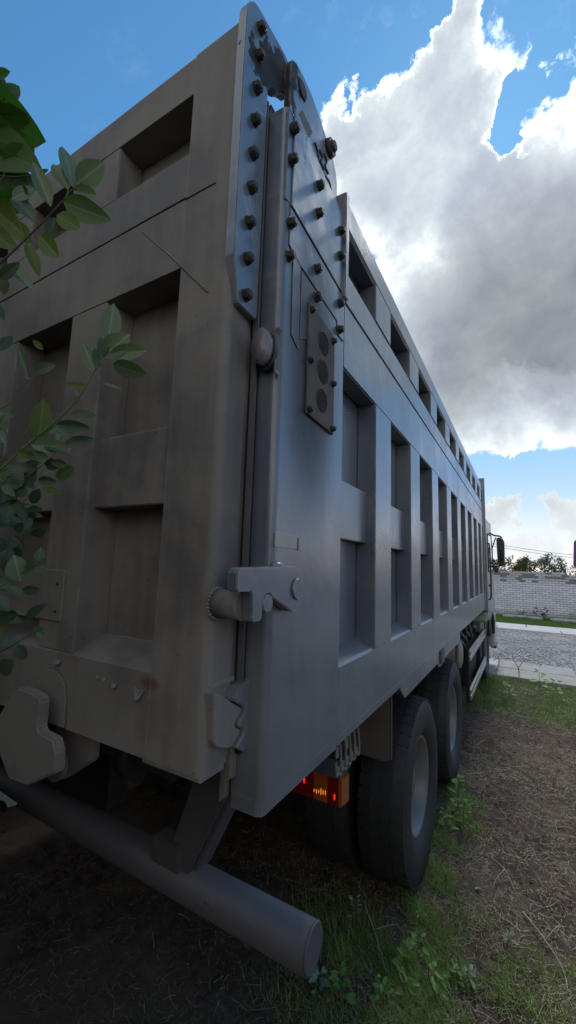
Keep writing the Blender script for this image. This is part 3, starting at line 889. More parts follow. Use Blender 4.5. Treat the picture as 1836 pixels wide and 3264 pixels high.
for q in ([(.235, 3.40), (.262, 3.385), (.27, 3.35)], [(.275, 3.41), (.30, 3.40), (.285, 3.37), (.315, 3.365)], [(.31, 3.43), (.34, 3.42), (.325, 3.39), (.355, 3.385)], [(.33, 3.35), (.37, 3.36), (.40, 3.31)]):
    obj('scratch_bead', tube([(-.0285, a, b) for a, b in curve([(q_[0], q_[1], 0) for q_ in q], 4) for a, b in [(a, b)]] if False else [(-.0285, p.x, p.y) for p in curve([(a, b, 0) for a, b in q], 4)], .0042, 5), M_BOLT, hb)

# ---- hook on the left, under the tailgate
hk = obj('hook_plate', prism([(-.835, 1.365), (-.742, 1.480), (-.715, 1.497), (-.655, 1.497), (-.606, 1.490), (-.600, 1.478), (-.598, 1.412), (-.590, 1.402), (-.525, 1.398), (-.506, 1.37),
                              (-.500, 1.322), (-.560, 1.290), (-.622, 1.258), (-.665, 1.254), (-.712, 1.250), (-.770, 1.298), (-.80, 1.335)], 'y', -.215, -.185, .005), M_GATE, TR)
obj('hook_arm', prism([(-.735, 1.25), (-.712, 1.215), (-.690, 1.205), (-.665, 1.207), (-.535, 1.292), (-.535, 1.375), (-.72, 1.375)], 'y', -.085, -.055, .006), M_GATE, TR)
rl = obj('roller', cyl((-.688, -.10, 1.252), (-.688, -.03, 1.252), .047, n=28), M_GATE, TR)
obj('roller_pin', cyl((-.688, -.112, 1.252), (-.688, -.099, 1.252), .020, n=18), M_TUBE, rl)
obj('cross_tube', cyl((-2.2, .02, 1.30), (-.30, .02, 1.30), .035, n=18), M_FRAME, TR)
obj('pivot_lug', cyl((-.47, .00, 1.30), (-.42, .00, 1.30), .06, n=22), M_FRAME, TR)
# greased hose end that glints under the body
obj('greasy_hose', tube(curve([(-.58, .06, 1.19), (-.53, .07, 1.235), (-.47, .07, 1.262), (-.42, .09, 1.262)], 5), .014, 8), M_BOLT, TR)

# ---- chassis rails, axles and underside
for xr in (-.78, -1.62): obj('chassis_rail', B(xr - .05, xr + .05, .55, 8.9, .90, 1.20, .008), M_FRAME, TR)
for yr in (.22, 1.3, 4.1, 6.2): obj('cross_member', B(-1.569, -.831, yr, yr + .09, .93, 1.17), M_FRAME, TR)
for xr in (-.55, -1.85): obj('body_runner', B(xr - .06, xr + .06, .18, 6.7, 1.13, 1.268), M_FRAME, TR)

# ---- rear under-run tube with its slanted hangers
tb = bmesh.new()
cyl((-2.42, .300, .783), (.003, .300, .783), .0625, n=36, bm=tb)
for v in tb.verts: v.co += Vector((0, .0035 * mnoise.noise(v.co * 2), 0))
bp = obj('bumper_tube', tb, M_TUBE, TR)
obj('tube_end_cap', cyl((.0032, .300, .783), (.0085, .300, .783), .0622, .057, n=36), M_TUBE, bp)
hg = obj('hanger', prism([(-.548, .835), (-.443, .835), (-.300, 1.12), (-.300, 1.26), (-.40, 1.26), (-.456, 1.092)], 'y', .255, .275, .003), M_TUBE, bp)
obj('hanger_flange', prism([(-.445, .83), (-.430, .83), (-.290, 1.11), (-.29, 1.26), (-.302, 1.26), (-.302, 1.12)], 'y', .276, .36, .002), M_TUBE, bp)
obj('hanger_block', B(-.597, -.472, .235, .30, .835, .918, .004), M_TUBE, bp)
obj('hanger', prism([(-2.0, .835), (-1.9, .835), (-2.02, 1.12), (-2.02, 1.26), (-2.12, 1.26), (-2.12, 1.1)], 'y', .255, .275, .003), M_TUBE, bp)
# small orange scuffs
for (x, z, s) in ((-.345, .800, .010), (-.318, .792, .013)):
    bm = bmesh.new()
    bmesh.ops.create_icosphere(bm, subdivisions=1, radius=s, matrix=Matrix.Translation((x, .300 - .0662 * math.cos(math.asin((z - .78) / .0665)), z)) @ Matrix.Diagonal((1, .08, .35, 1)))
    obj('orange_scuff', bm, simple('orange_scuff', (.35, .05, .02), .8) if 'orange_scuff' not in bpy.data.materials else bpy.data.materials['orange_scuff'], bp)

# ---- pale corner piece at the very left: pale plate with a black oval
npl = obj('pale_plate', prism([(-1.50, .925), (-1.34, .912), (-1.205, .905), (-1.215, .895), (-1.33, .845), (-1.50, .80)], 'y', .095, .099, .001, seg=1), M_WHITEPL, TR)
obj('oval_hole', prism([(-1.300 + .036 * math.cos(a), .868 + .020 * math.sin(a)) for a in np.linspace(0, 6.28, 18, endpoint=False)], 'y', .0925, .0945), M_FRAME, npl)

# ---- rear lamp cluster
lc = obj('tail_lamp', B(-.66, -.214, 1.02, 1.12, .765, .905, .008), M_BLACKPL, TR)
obj('red_lens', B(-.52, -.345, 1.004, 1.019, .772, .898, .004), M_RED, lc)
obj('amber_lens', B(-.343, -.270, 1.004, 1.019, .772, .898, .004), M_AMB, lc)
obj('red_lens', B(-.268, -.216, 1.004, 1.019, .772, .898, .004), M_RED, lc)
obj('amber_side_lens', prism([(1.0, .775), (1.10, .762), (1.10, .890), (1.0, .897)], 'x', -.2135, -.196, .004), M_AMB, lc)
obj('lamp_visor', prism([(.985, .902), (1.12, .912), (1.12, .922), (.985, .910)], 'x', -.66, -.198, .002), M_HOSE, lc)
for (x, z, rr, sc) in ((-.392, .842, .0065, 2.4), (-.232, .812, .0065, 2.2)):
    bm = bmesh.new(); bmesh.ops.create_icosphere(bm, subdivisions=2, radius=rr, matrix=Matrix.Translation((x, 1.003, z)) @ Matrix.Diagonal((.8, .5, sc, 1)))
    obj('red_glint', bm, M_REDGLOW, lc, smooth=True)  # small emissive bead set on the red lens as a glint
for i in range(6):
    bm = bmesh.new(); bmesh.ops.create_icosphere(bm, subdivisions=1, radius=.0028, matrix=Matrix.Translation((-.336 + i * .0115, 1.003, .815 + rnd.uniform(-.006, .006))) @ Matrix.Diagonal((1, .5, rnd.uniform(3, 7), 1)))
    obj('amber_glint', bm, M_AMBGLOW, lc, smooth=True)  # emissive streaks set on the amber lens as glints

# ---- finned casting hanging under the sill
fc = obj('finned_bracket', B(-.075, -.052, .572, .79, 1.215, 1.238, .003), M_SPRING, TR)
fin = None
for i in range(5):
    y = .580 + i * .048
    pts = curve([(y, 1.228, 0), (y + .018, 1.226, 0), (y + .034, 1.20, 0), (y + .048, 1.125, 0), (y + .030, 1.112, 0), (y + .016, 1.125, 0), (y - .004, 1.120, 0), (y - .008, 1.17, 0)], 3)
    o = obj('fin', tube([(-.048, p.x, p.y) for p in pts], .0055, 6), M_SPRING, fc)
    if i in (0, 2): obj('fin_web', prism([(y, 1.215), (y + .022, 1.215), (y + .030, 1.175), (y + .002, 1.175)], 'x', -.056, -.050), M_SPRING, fc)
    obj('fin_foot', prism([(y - .004, 1.148), (y + .036, 1.142), (y + .04, 1.122), (y + .002, 1.118)], 'x', -.056, -.050), M_SPRING, fc)

# ---- folded strip and lug under the sill
sk = obj('skirt_strip', prism([(1.335, 1.2645), (1.345, 1.245), (1.435, 1.184), (2.44, 1.184), (2.46, 1.150), (2.60, 1.14), (2.74, 1.160), (2.80, 1.176), (3.69, 1.168), (3.69, 1.2645)], 'x', -.018, -.010, .001, seg=1), M_SIDE, TR)
obj('skirt_lug', B(-.008, .004, 2.50, 2.66, 1.16, 1.262, .004), M_HOSE, sk)
# mud guard sheet behind the first wheel
mg = obj('mud_guard', prism([(-.66, .875), (-.130, .862), (-.078, .880), (-.070, .92), (-.070, 1.262), (-.66, 1.262)], 'y', 1.375, 1.381, .001, seg=1), simple('mud_guard_sheet', (.115, .10, .085), .6, 0, .35, 6, .1), TR)
obj('guard_edge', tube(curve([(-.070, 1.378, 1.262), (-.070, 1.378, .92), (-.080, 1.378, .878), (-.13, 1.378, .861)], 5), .006, 6), M_HOSE, mg)

# ---- wheels
def wheel(name, y, outer_x, z, dual=True, R_=.53):
    def tyre_prof(x1):
        # from outer face inward: x1 outer, x0 inner
        x0 = x1 - .285
        c = (x0 + x1) / 2; h = (x1 - x0) / 2
        return [(c + h * .62, .282), (c + h * .80, .30), (c + h * .97, .37), (c + h * 1.0, .425), (c + h * .95, .475), (c + h * .86, R_ - .018), (c + h * .78, R_ - .006), (c + h * .3, R_), (c - h * .3, R_),
                (c - h * .78, R_ - .006), (c - h * .86, R_ - .018), (c - h * .95, .475), (c - h, .42), (c - h * .97, .37), (c - h * .62, .282)]
    wh = root_part(name, (outer_x, y, z))
    def tyre(x1, nm):
        bm = lathe([(a - outer_x, b) for a, b in tyre_prof(x1)], (0, 0), 72)
        t = obj(nm, bm, M_RUBBER, None)
        t.parent = wh
        # tread blocks as one joined part: shoulder lugs with gaps plus centre blocks
        tb = bmesh.new()
        n = 46
        xc = x1 - .1425 - outer_x
        for k in range(n):
            a = 2 * math.pi * k / n
            for (u0, u1, da, rr) in ((.064, .130, 0, .006), (-.130, -.064, .5, .006), (.003, .058, .25, .005), (-.058, -.003, .75, .005)):
                aa = a + da * 2 * math.pi / n
                g = bmesh.ops.create_cube(tb, size=1)
                hw = R_ * 2 * math.pi / n * .40
                for v in g['verts']:
                    lx = u0 + (v.co.x + .5) * (u1 - u0)
                    rad = R_ - .006 + (rr + .004) * (v.co.z + .5) - (.013 * max(0, abs(lx) - .09) / .04)
                    ang = aa + v.co.y * 2 * hw / R_ + .10 * (abs(lx) - .06) * (1 if da < .5 else -1)
                    v.co = Vector((xc + lx, rad * math.cos(ang), rad * math.sin(ang)))
        tt = obj('tread', tb, M_RUBBER, None); tt.parent = t; tt['kind'] = 'stuff'
        return t
    tyre(outer_x, 'tyre')
    if dual: tyre(outer_x - .335, 'tyre')
    prof = [(-.052, .286), (-.040, .290), (-.034, .284), (-.040, .272), (-.060, .262), (-.075, .250), (-.150, .240), (-.185, .235), (-.192, .150), (-.185, .120)]
    rm = obj('rim', lathe(prof, (0, 0), 56), M_RIM, None); rm.parent = wh
    hb_ = obj('hub', lathe([(-.19, .125), (-.10, .118), (-.085, .10), (-.08, .0)], (0, 0), 32), M_RIM, None); hb_.parent = wh
    nut = None
    for i in range(10):
        a = i * math.pi / 5
        if nut is None:
            nut = obj('wheel_nut', cyl((-.192, 0, 0), (-.160, 0, 0), .017, n=6), M_BOLT, None); nut.parent = wh
            nut.location = (0, .19 * math.cos(a), .19 * math.sin(a)); nut.parent = wh
        else: inst(nut, 'wheel_nut', (0, .19 * math.cos(a), .19 * math.sin(a)), parent=wh)
    return wh
def root_part(name, loc):
    e = bpy.data.objects.new(name, None); COL.objects.link(e); e.parent = TR; e.location = Vector(loc) - TR.location; e.empty_display_size = .1
    return e
def mirror_copy(wh):
    c = wh.copy(); COL.objects.link(c); c.location.x = (-2.41 - (wh.location.x + TR.location.x)) - TR.location.x; c.rotation_euler = (0, 0, math.pi)
    for ch in list(wh.children):
        d = ch.copy(); COL.objects.link(d); d.parent = c
        for g in ch.children:
            e = g.copy(); COL.objects.link(e); e.parent = d
    return c
WZC = .487
w1 = wheel('wheel', 2.03, -.030, WZC)
mirror_copy(w1)
def cp_tree(src, y, x=None):
    c = src.copy(); COL.objects.link(c); c.location.y = y - TR.location.y
    if x is not None: c.location.x = x - TR.location.x
    for ch in list(src.children):
        d = ch.copy(); COL.objects.link(d); d.parent = c
        for g in ch.children:
            e = g.copy(); COL.objects.link(e); e.parent = d
    return c
w2 = cp_tree(w1, 3.46); mirror_copy(w2)
w3 = wheel('wheel', 7.62, -.045, WZC, dual=False); mirror_copy(w3)
for y in (2.03, 3.46, 7.62): obj('axle', cyl((-2.2, y, WZC), (-.2, y, WZC), .09, n=20), M_FRAME, TR)

# ---- side guard, tank and hoses between the axles
gd = obj('side_guard', B(-.075, -.030, 4.60, 4.665, .335, .945, .004), M_FRAME, TR)
def wrail(z, h):
    pts = [(-.034, z - h), (-.014, z - h + .006), (-.014, z - .012), (-.028, z - .005), (-.028, z + .005), (-.014, z + .012), (-.014, z + h - .006), (-.034, z + h), (-.040, z + h), (-.040, z - h)]
    return prism(pts, 'y', 4.60, 6.86)
obj('guard_rail', wrail(.868, .062), M_ALU, gd)
obj('guard_rail', wrail(.425, .062), M_ALU, gd)
obj('guard_post', B(-.075, -.042, 6.74, 6.80, .335, .945, .004), M_FRAME, gd)
at0 = obj('air_tank', cyl((-.62, 4.32, .93), (-.10, 4.32, .93), .155, n=32), M_TANK, TR)
obj('tank_end', lathe([(-.10, .155), (-.085, .148), (-.072, .11), (-.066, 0)], (4.32, .93), 32), M_TANK, at0)
obj('tank_strap', lathe([(-.30, .160), (-.26, .160)], (4.32, .93), 32), M_BLACKPL, at0)
at1 = obj('fuel_tank', B(-.66, -.11, 4.95, 6.35, .36, .98, .06, 4), M_FRAME, TR)
for i, (ya, za, yb, zb_) in enumerate([(4.15, 1.22, 4.75, .95), (4.4, 1.24, 5.0, .98), (4.8, 1.23, 5.3, 1.0), (5.2, 1.24, 5.6, .96), (5.6, 1.22, 6.1, 1.02), (3.98, 1.2, 4.1, .6)]):
    obj('hose', tube(curve([(-.16 + .02 * i, ya, za), (-.10, ya + .15, za - .12), (-.09, yb - .1, zb_ + .02), (-.16, yb + .1, zb_ - .12)], 5), .017, 8), M_HOSE if i % 2 else M_BLACKPL, TR)
bx = obj('valve_block', B(-.22, -.06, 6.45, 6.62, .92, 1.06, .01), M_HOSE, TR)
obj('filter_can', cyl((-.03, 6.75, .98), (-.20, 6.75, .98), .06, n=20), M_TANK, TR)
obj('filter_can', cyl((-.02, 6.95, .86), (-.20, 6.95, .86), .05, n=20), M_HOSE, TR)
obj('battery_box', B(-.55, -.06, 6.35, 6.72, .50, .88, .01), M_FRAME, TR)

# ---- cab
cb_pts = [(6.98, 1.02), (6.98, 2.72), (7.12, 2.86), (8.55, 2.90), (8.95, 2.05), (9.05, 1.35), (9.05, .62), (8.30, .62), (8.22, .92), (8.02, 1.08), (7.62, 1.14), (7.22, 1.06), (7.08, 1.02)]
cab = obj('cab', prism(cb_pts, 'x', -2.43, .018, .03, seg=3), M_CAB, TR)
obj('side_window', prism([(7.45, 1.95), (7.45, 2.55), (8.35, 2.60), (8.72, 2.02), (8.70, 1.92)], 'x', .020, .026, .002, seg=1), M_GLASS, cab)
dr = obj('door', prism([(7.36, 1.12), (7.36, 2.68), (8.42, 2.72), (8.86, 2.0), (8.90, 1.12)], 'x', .0185, .0195), M_CAB, cab)
obj('door_handle', B(.022, .045, 7.45, 7.62, 1.62, 1.66, .006), M_BLACKPL, cab)
obj('window_seal', tube([(.024, 7.42, 1.90), (.024, 7.42, 2.58), (.024, 8.38, 2.63), (.024, 8.76, 2.02), (.024, 8.74, 1.88), (.024, 7.42, 1.90)], .012, 6), M_BLACKPL, cab)
obj('fender_lip', tube(curve([(.025, 7.06, .80), (.030, 7.12, 1.02), (.032, 7.62, 1.16), (.030, 8.14, 1.02), (.025, 8.24, .70)], 6), .028, 8), M_BLACKPL, cab)
obj('step_panel', B(-.06, .035, 8.30, 8.95, .42, 1.05, .02, 3), M_CAB, cab)
obj('step_tread', B(-.04, .060, 8.36, 8.90, .40, .45, .008), M_BLACKPL, cab)
obj('roof_deflector', prism([(7.05, 2.88), (7.3, 3.02), (8.2, 3.0), (8.4, 2.93)], 'x', -2.2, -.25, .02), M_CAB, cab)
obj('exhaust_stack', cyl((-.045, 6.94, 1.3), (-.045, 6.94, 2.86), .035, n=16), M_FRAME, TR)
obj('corner_marker', B(.030, .060, 8.20, 8.30, .86, .98, .012), M_AMB, cab)
obj('grab_rail', tube(curve([(.03, 7.22, 2.4), (.07, 7.20, 2.3), (.07, 7.20, 1.5), (.03, 7.22, 1.4)], 4), .014, 8), M_BLACKPL, cab)
# door-side mirrors
mr = obj('mirror_housing', prism([(.165, 2.035), (.262, 2.015), (.272, 2.05), (.278, 2.46), (.262, 2.52), (.235, 2.545), (.15, 2.56), (.140, 2.53), (.150, 2.08)], 'y', 7.98, 8.10, .02, seg=3), M_BLACKPL, TR)
obj('mirror_glass', B(.175, .255, 7.974, 7.979, 2.08, 2.32, .002, 1), M_GLASS, mr)
obj('mirror_arm', tube([(.01, 8.05, 2.66), (.10, 8.05, 2.60), (.20, 8.05, 2.585), (.235, 8.05, 2.55)], .016, 8), M_BLACKPL, mr)
obj('mirror_arm', tube([(.01, 8.05, 1.98), (.12, 8.05, 2.00), (.22, 8.05, 2.02)], .016, 8), M_BLACKPL, mr)
obj('mirror_pod', B(.09, .155, 7.98, 8.08, 1.87, 1.99, .018, 3), M_BLACKPL, mr)
obj('mirror_bracket', tube([(.13, 8.04, 2.56), (.06, 8.04, 2.35), (.06, 8.04, 2.15), (.12, 8.04, 2.04)], .012, 6), M_BLACKPL, mr)
obj('front_bumper', B(-2.44, .02, 9.06, 9.25, .35, .85, .03, 3), M_CAB, TR)
obj('windscreen', prism([(8.62, 2.80), (8.945, 2.12), (8.96, 2.12), (8.64, 2.81)], 'x', -2.2, -.2), M_GLASS, cab)

# ================================================================== VEGETATION
def blades(n, sampler, h, wd, lean, seed, segs=3, curl=.5, z0=None, flat=False):
    """thin tapering blades as one mesh; sampler(r, n) -> x, y, size factor"""
    r = np.random.default_rng(seed)
    x, y, s = sampler(r, n)
    n = len(x)
    if z0 is None: z = np.array([gz(a, b) for a, b in zip(x, y)])
    else: z = np.full(n, z0)
    ang = r.uniform(0, 2 * np.pi, n)
    H = r.uniform(h[0], h[1], n) * s
    Wd = r.uniform(wd[0], wd[1], n)
    ln = r.uniform(lean[0], lean[1], n)
    dx, dy = np.cos(ang), np.sin(ang)
    px, py = -dy, dx
    V = np.zeros((n, (segs + 1) * 2, 3))
    for k in range(segs + 1):
        t = k / segs
        th = ln * (1 + curl * t)
        if flat:
            bend = r.uniform(-.35, .35, n) * t * t
            ux = H * t; uz = H * np.sin(ln) * t + .003
            cx = x + dx * ux + px * H * bend; cy = y + dy * ux + py * H * bend; cz = z + uz
        else:
            hx = H * t * np.sin(th); hz = H * t * np.cos(th)
            cx = x + dx * hx; cy = y + dy * hx; cz = z + hz - .005
        ww = Wd * (1 - t * .85) * .5 if not flat else Wd * .5
        V[:, 2 * k, 0] = cx - px * ww; V[:, 2 * k, 1] = cy - py * ww; V[:, 2 * k, 2] = cz
        V[:, 2 * k + 1, 0] = cx + px * ww; V[:, 2 * k + 1, 1] = cy + py * ww; V[:, 2 * k + 1, 2] = cz + (ww * .5 if flat else 0)
    q = np.array([(2 * k, 2 * k + 1, 2 * k + 3, 2 * k + 2) for k in range(segs)])
    F = (q[None] + ((segs + 1) * 2) * np.arange(n)[:, None, None]).reshape(-1, 4)
    return V.reshape(-1, 3), F

def pnoise(x, y, s, o=0.0):
    return np.array([mnoise.noise(Vector((a * s + o, b * s, o))) for a, b in zip(x, y)])

def stuff(name, VF, mat, label, cat):
    o = fast_mesh(name, VF[0], VF[1], mat); tag(o, label, cat); o['kind'] = 'stuff'; return o

def near_pts(r, n, x0, x1, y0, y1, p=1.6):
    # denser towards the viewer
    y = y0 + (y1 - y0) * r.random(n) ** p
    x = r.uniform(x0, x1, n)
    return x, y
def s_straw(r, n):
    x, y = near_pts(r, n, -2.2, 3.6, .3, 7.6, 1.5)
    k = pnoise(x, y, 1.3) + pnoise(x, y, 4.0, 7) * .8 + r.uniform(-.5, .5, n)
    keep = (k > -.10) & (r.random(n) < np.clip(.35 + (x + .6) * .8, .18, 1))
    return x[keep], y[keep], np.ones(keep.sum())
stuff('straw_litter', blades(95000, s_straw, (.012, .065), (.0012, .0030), (-.08, .28), 11, segs=3, flat=True), M_STRAW,
      'short dry straw and dead grass lying matted over the brown dirt', 'straw')
def s_stalk(r, n):
    x, y = near_pts(r, n, -1.2, 3.0, .4, 6.0, 1.3)
    return x, y, np.ones(n)
stuff('loose_stalks', blades(420, s_stalk, (.08, .22), (.0022, .0042), (-.02, .10), 12, segs=4, flat=True), M_STRAW,
      'longer pale dead stalks scattered singly over the dirt', 'dead stalks')

V_, F_ = stones(5200, -1.6, 3.0, .6, 5.6, .003, .013, 0.0, 21)
for i in range(0, len(V_), 6): V_[i:i + 6, 2] += gz(V_[i, 0], V_[i, 1]) + .003
o = fast_mesh('dirt_clods', V_, F_, simple('dirt_clod', (.10, .078, .062), .95, 0, .5, 30)); tag(o, 'small brown clods and crumbs of soil lying on the dirt', 'clods'); o['kind'] = 'stuff'
def s_green(r, n):
    x = r.uniform(-1.0, 2.6, n); y = r.uniform(.4, 4.6, n)
    # a fringe along the tyres, a broad patch close to the viewer, odd tufts
    fringe = np.exp(-((x - .05 - .05 * np.sin(y * 5)) / .11) ** 2) * (y < 3.4) * (y > 1.2)
    patch = np.exp(-(((x - .02) / .40) ** 2 + ((y - 1.25) / .36) ** 2)) * 1.3
    patch2 = np.exp(-(((x - .55) / .45) ** 2 + ((y - 1.45) / .35) ** 2)) * .35
    und = .012 * (x < .1)
    k = pnoise(x, y, 5.0, 3)
    p = (fringe * .85 + patch + patch2 + und + .012) * np.clip(.6 + 1.8 * k, .05, 1.6)
    keep = r.random(n) < p
    return x[keep], y[keep], r.uniform(.6, 1.2, keep.sum())
stuff('verge_grass', blades(330000, s_green, (.03, .10), (.0022, .0048), (.15, 1.15), 13), M_GRASS,
      'thin green grass growing by the rear tyres and in the near corner of the dirt', 'grass')
def s_band(r, n):
    x = r.uniform(-1.2, 5.5, n); y = r.uniform(4.9, 7.98, n)
    k = pnoise(x, y, 1.1, 5) * 1.4 + pnoise(x, y, 4.0, 2) * .6
    p = np.clip((y - 5.35) / .6, 0, 1) * np.clip(.75 + k, .08, 1)
    keep = r.random(n) < p
    return x[keep], y[keep], r.uniform(.6, 1.3, keep.sum())
stuff('slab_side_grass', blades(60000, s_band, (.04, .13), (.003, .007), (.1, .9), 14), M_GRASS,
      'ragged green grass band between the brown dirt and the near slabs', 'grass')
def s_far(r, n):
    x = r.uniform(-3, 7, n); y = r.uniform(17.0, 21.2, n)
    return x, y, r.uniform(.5, 1.2, n)
stuff('wall_foot_grass', blades(60000, s_far, (.05, .16), (.007, .014), (.1, .7), 15, segs=2), M_GRASSF,
      'bright green mown grass strip along the foot of the brick wall', 'grass')
def s_yard(r, n):
    x = r.uniform(-1, 5, n); y = r.uniform(8.0, 15.2, n)
    k = pnoise(x, y, 1.0, 9) + .35 * pnoise(x, y, 3.5, 1)
    keep = (k > .15) & (r.random(n) < .75)
    return x[keep], y[keep], r.uniform(.4, 1.0, keep.sum())
stuff('yard_weeds', blades(26000, s_yard, (.02, .10), (.003, .008), (.2, 1.2), 16, segs=2, z0=G), M_GRASSF,
      'sparse low weeds dotted through the grey gravel of the yard', 'weeds')

def leaf_mesh(name, L_, Wd, mat, fold=.25, droop=.25, heart=False, n=6):
    """leaf lying along +Y from its stalk, midrib on x = 0"""
    bm = bmesh.new()
    rows = []
    for i in range(n + 1):
        t = i / n
        if heart: wv = math.sin(math.pi * min(1, t * .80 + .20) ** .85) ** .8 * (1 if t < .9 else .6)
        else: wv = math.sin(math.pi * t ** .88) ** .75 if 0 < t < 1 else 0
        wv = max(wv, .03 if t < 1 else .0)
        y = L_ * t; z = -droop * L_ * t * t
        hw = Wd / 2 * wv
        rows.append([bm.verts.new((-hw, y + (heart and t < .1) * -.1 * L_, z + fold * hw)), bm.verts.new((-hw * .5, y, z + fold * hw * .35)), bm.verts.new((0, y, z)),
                     bm.verts.new((hw * .5, y, z + fold * hw * .35)), bm.verts.new((hw, y + (heart and t < .1) * -.1 * L_, z + fold * hw))])
    for a, b in zip(rows, rows[1:]):
        for k in range(4): bm.faces.new((a[k], a[k + 1], b[k + 1], b[k]))
    bmesh.ops.remove_doubles(bm, verts=bm.verts, dist=1e-5)
    me = bpy.data.meshes.new(name); bm.to_mesh(me); bm.free()
    me.materials.append(mat)
    me.polygons.foreach_set('use_smooth', [True] * len(me.polygons))
    return me
LM = {}
for nm, mt in (('w', M_LEAF), ('y', M_LEAFY), ('d', M_LEAFD), ('b', M_LEAFB), ('g', M_WEED), ('p', M_WEEDP)):
    for v in range(3):
        LM[nm, v] = leaf_mesh('leaf', 1.0, (.46, .54, .40)[v], mt, .15 + .1 * v, (.10, .22, -.12)[v], n=7)
LM['h', 0] = leaf_mesh('leaf', 1.0, .86, M_LEAFB, .12, .12, True, 8)
LM['h', 1] = leaf_mesh('leaf', 1.0, .80, M_LEAFY, .12, .12, True, 8)

def put_leaf(parent, key, p0, p1, wpx=None, roll=0.0, facing=None, width=None):
    """leaf from stalk p0 to tip p1, its upper face turned towards 'facing'"""
    me = LM[key]
    o = bpy.data.objects.new('leaf', me); COL.objects.link(o)
    y = (p1 - p0); Ln = y.length; y.normalize()
    f = (facing if facing is not None else (CAM - p0)).normalized()
    z = (f - y * f.dot(y)).normalized()
    x = y.cross(z)
    m = Matrix((x, y, z)).transposed() @ Matrix.Rotation(roll, 3, 'Y')
    o.parent = parent
    o.rotation_euler = m.to_euler()
    o.location = p0 - parent.location
    sx = Ln if width is None else width / (0.46, .54, .40)[key[1]] if key[0] != 'h' else width / .86
    o.scale = (sx, Ln, Ln)
    return o

# ---- the shrub reaching in from the left (two kinds of foliage grow there)
shrub = root('leafy_shrub', 'grey green willow shrub with long twigs reaching in front of the tailgate', 'shrub', (-1.15, -.80, G))
DP = .74
def P(x, y, d=DP): return at(x, y, d)
def twig(parent, pts, r=.0016, mat=M_STEM, d=DP, d1=None):
    d1 = d if d1 is None else d1
    q = [P(x, y, d + (d1 - d) * i / max(1, len(pts) - 1)) for i, (x, y) in enumerate(pts)]
    return obj('twig', tube(curve(q, 4), r * 1.5, 6, taper=r * .6), mat, parent)
M_PX = 1.26708 / 1300.077
def leaf(parent, key, x0, y0, x1, y1, wpx, d=DP, dd=None, roll=None, stalk=None):
    dd = rnd.uniform(-.015, .02) if dd is None else dd
    a, b = P(x0, y0, d), P(x1, y1, d + dd)
    c0 = (x0 + x1) / 2
    fac = (CAM - a).normalized() + Vector((rnd.uniform(-.3, .3), rnd.uniform(-.3, .3), rnd.uniform(0, .5)))
    r = rnd.uniform(-.35, .35) if roll is None else roll
    off = (Vector((x0, y0)) - Vector((724, 1288))).length / 1039
    return put_leaf(parent, key, a, b, roll=r, facing=fac, width=wpx * M_PX * d * 1.0)

# main stems outside the picture, rooted in the ground
base = Vector((-1.15, -.80, G))
for (x, y) in ((-60, 700), (-60, 1260), (-60, 1500), (-60, 1640)):
    e = P(x, y, .76)
    q = [base + Vector((rnd.uniform(-.05, .05), rnd.uniform(-.05, .05), 0)), base.lerp(e, .4) + Vector((-.08, -.05, .1)), base.lerp(e, .8) + Vector((-.04, -.02, .03)), e]
    obj('stem', tube(curve(q, 5), .010, 8, taper=.003), M_BARK, shrub)
# upper twig
twig(shrub, [(-60, 715), (0, 662), (60, 606), (110, 556), (150, 514), (182, 476)], .0017, M_BARK)
twig(shrub, [(165, 500), (172, 470), (160, 440), (154, 412)], .0008, d=.74)
twig(shrub, [(62, 604), (50, 560), (30, 520)], .0009)
U = [('w', 0, 182, 470, 163, 358, 50), ('w', 1, 172, 478, 132, 398, 40), ('w', 0, 192, 462, 264, 404, 54), ('w', 2, 184, 480, 252, 500, 38), ('w', 1, 160, 508, 262, 548, 58),
     ('y', 0, 143, 540, 198, 572, 46), ('w', 2, 128, 520, 87, 424, 40), ('d', 0, 140, 548, 120, 600, 34), ('y', 2, 100, 592, 158, 658, 44), ('y', 1, 66, 612, 100, 684, 30),
     ('w', 2, 24, 662, 82, 738, 38), ('d', 1, 88, 560, 20, 470, 40), ('d', 0, 70, 480, 20, 462, 36), ('y', 2, 30, 560, 82, 616, 44), ('w', 0, 30, 500, 88, 468, 36),
     ('d', 1, 20, 690, -30, 640, 44), ('w', 1, 5, 690, 12, 742, 26)]
for k, v, *q in U: leaf(shrub, (k, v), *q)
for q in ([(182, 476), (200, 462), (210, 452)],): twig(shrub, q, .0008)
# middle twig
twig(shrub, [(-60, 1232), (0, 1182), (60, 1126), (130, 1068), (176, 1026), (215, 975), (245, 920), (264, 892)], .0018, M_STEM, .72)
for k, v, *q in [('w', 0, 272, 862, 286, 757, 50), ('w', 1, 258, 898, 322, 836, 56), ('w', 2, 276, 890, 372, 884, 40), ('d', 0, 282, 916, 366, 942, 42), ('d', 1, 262, 900, 256, 846, 30),
                 ('w', 2, 240, 940, 214, 872, 34), ('d', 0, 246, 930, 240, 872, 22), ('w', 1, 262, 962, 298, 972, 15), ('y', 0, 222, 972, 150, 962, 12), ('w', 2, 208, 1004, 188, 986, 16),
                 ('d', 1, 176, 1044, 240, 1040, 24), ('d', 2, 140, 1068, 238, 1082, 30), ('d', 0, 160, 1120, 234, 1102, 30), ('y', 0, 95, 1108, 112, 1002, 50), ('w', 1, 78, 1120, 170, 1122, 36),
                 ('d', 1, 110, 1120, 178, 1132, 30), ('d', 2, 60, 1140, 128, 1160, 32), ('y', 2, 40, 1136, 98, 1152, 22), ('d', 0, 20, 1180, 84, 1172, 28)]:
    leaf(shrub, (k, v), *q, d=.72)
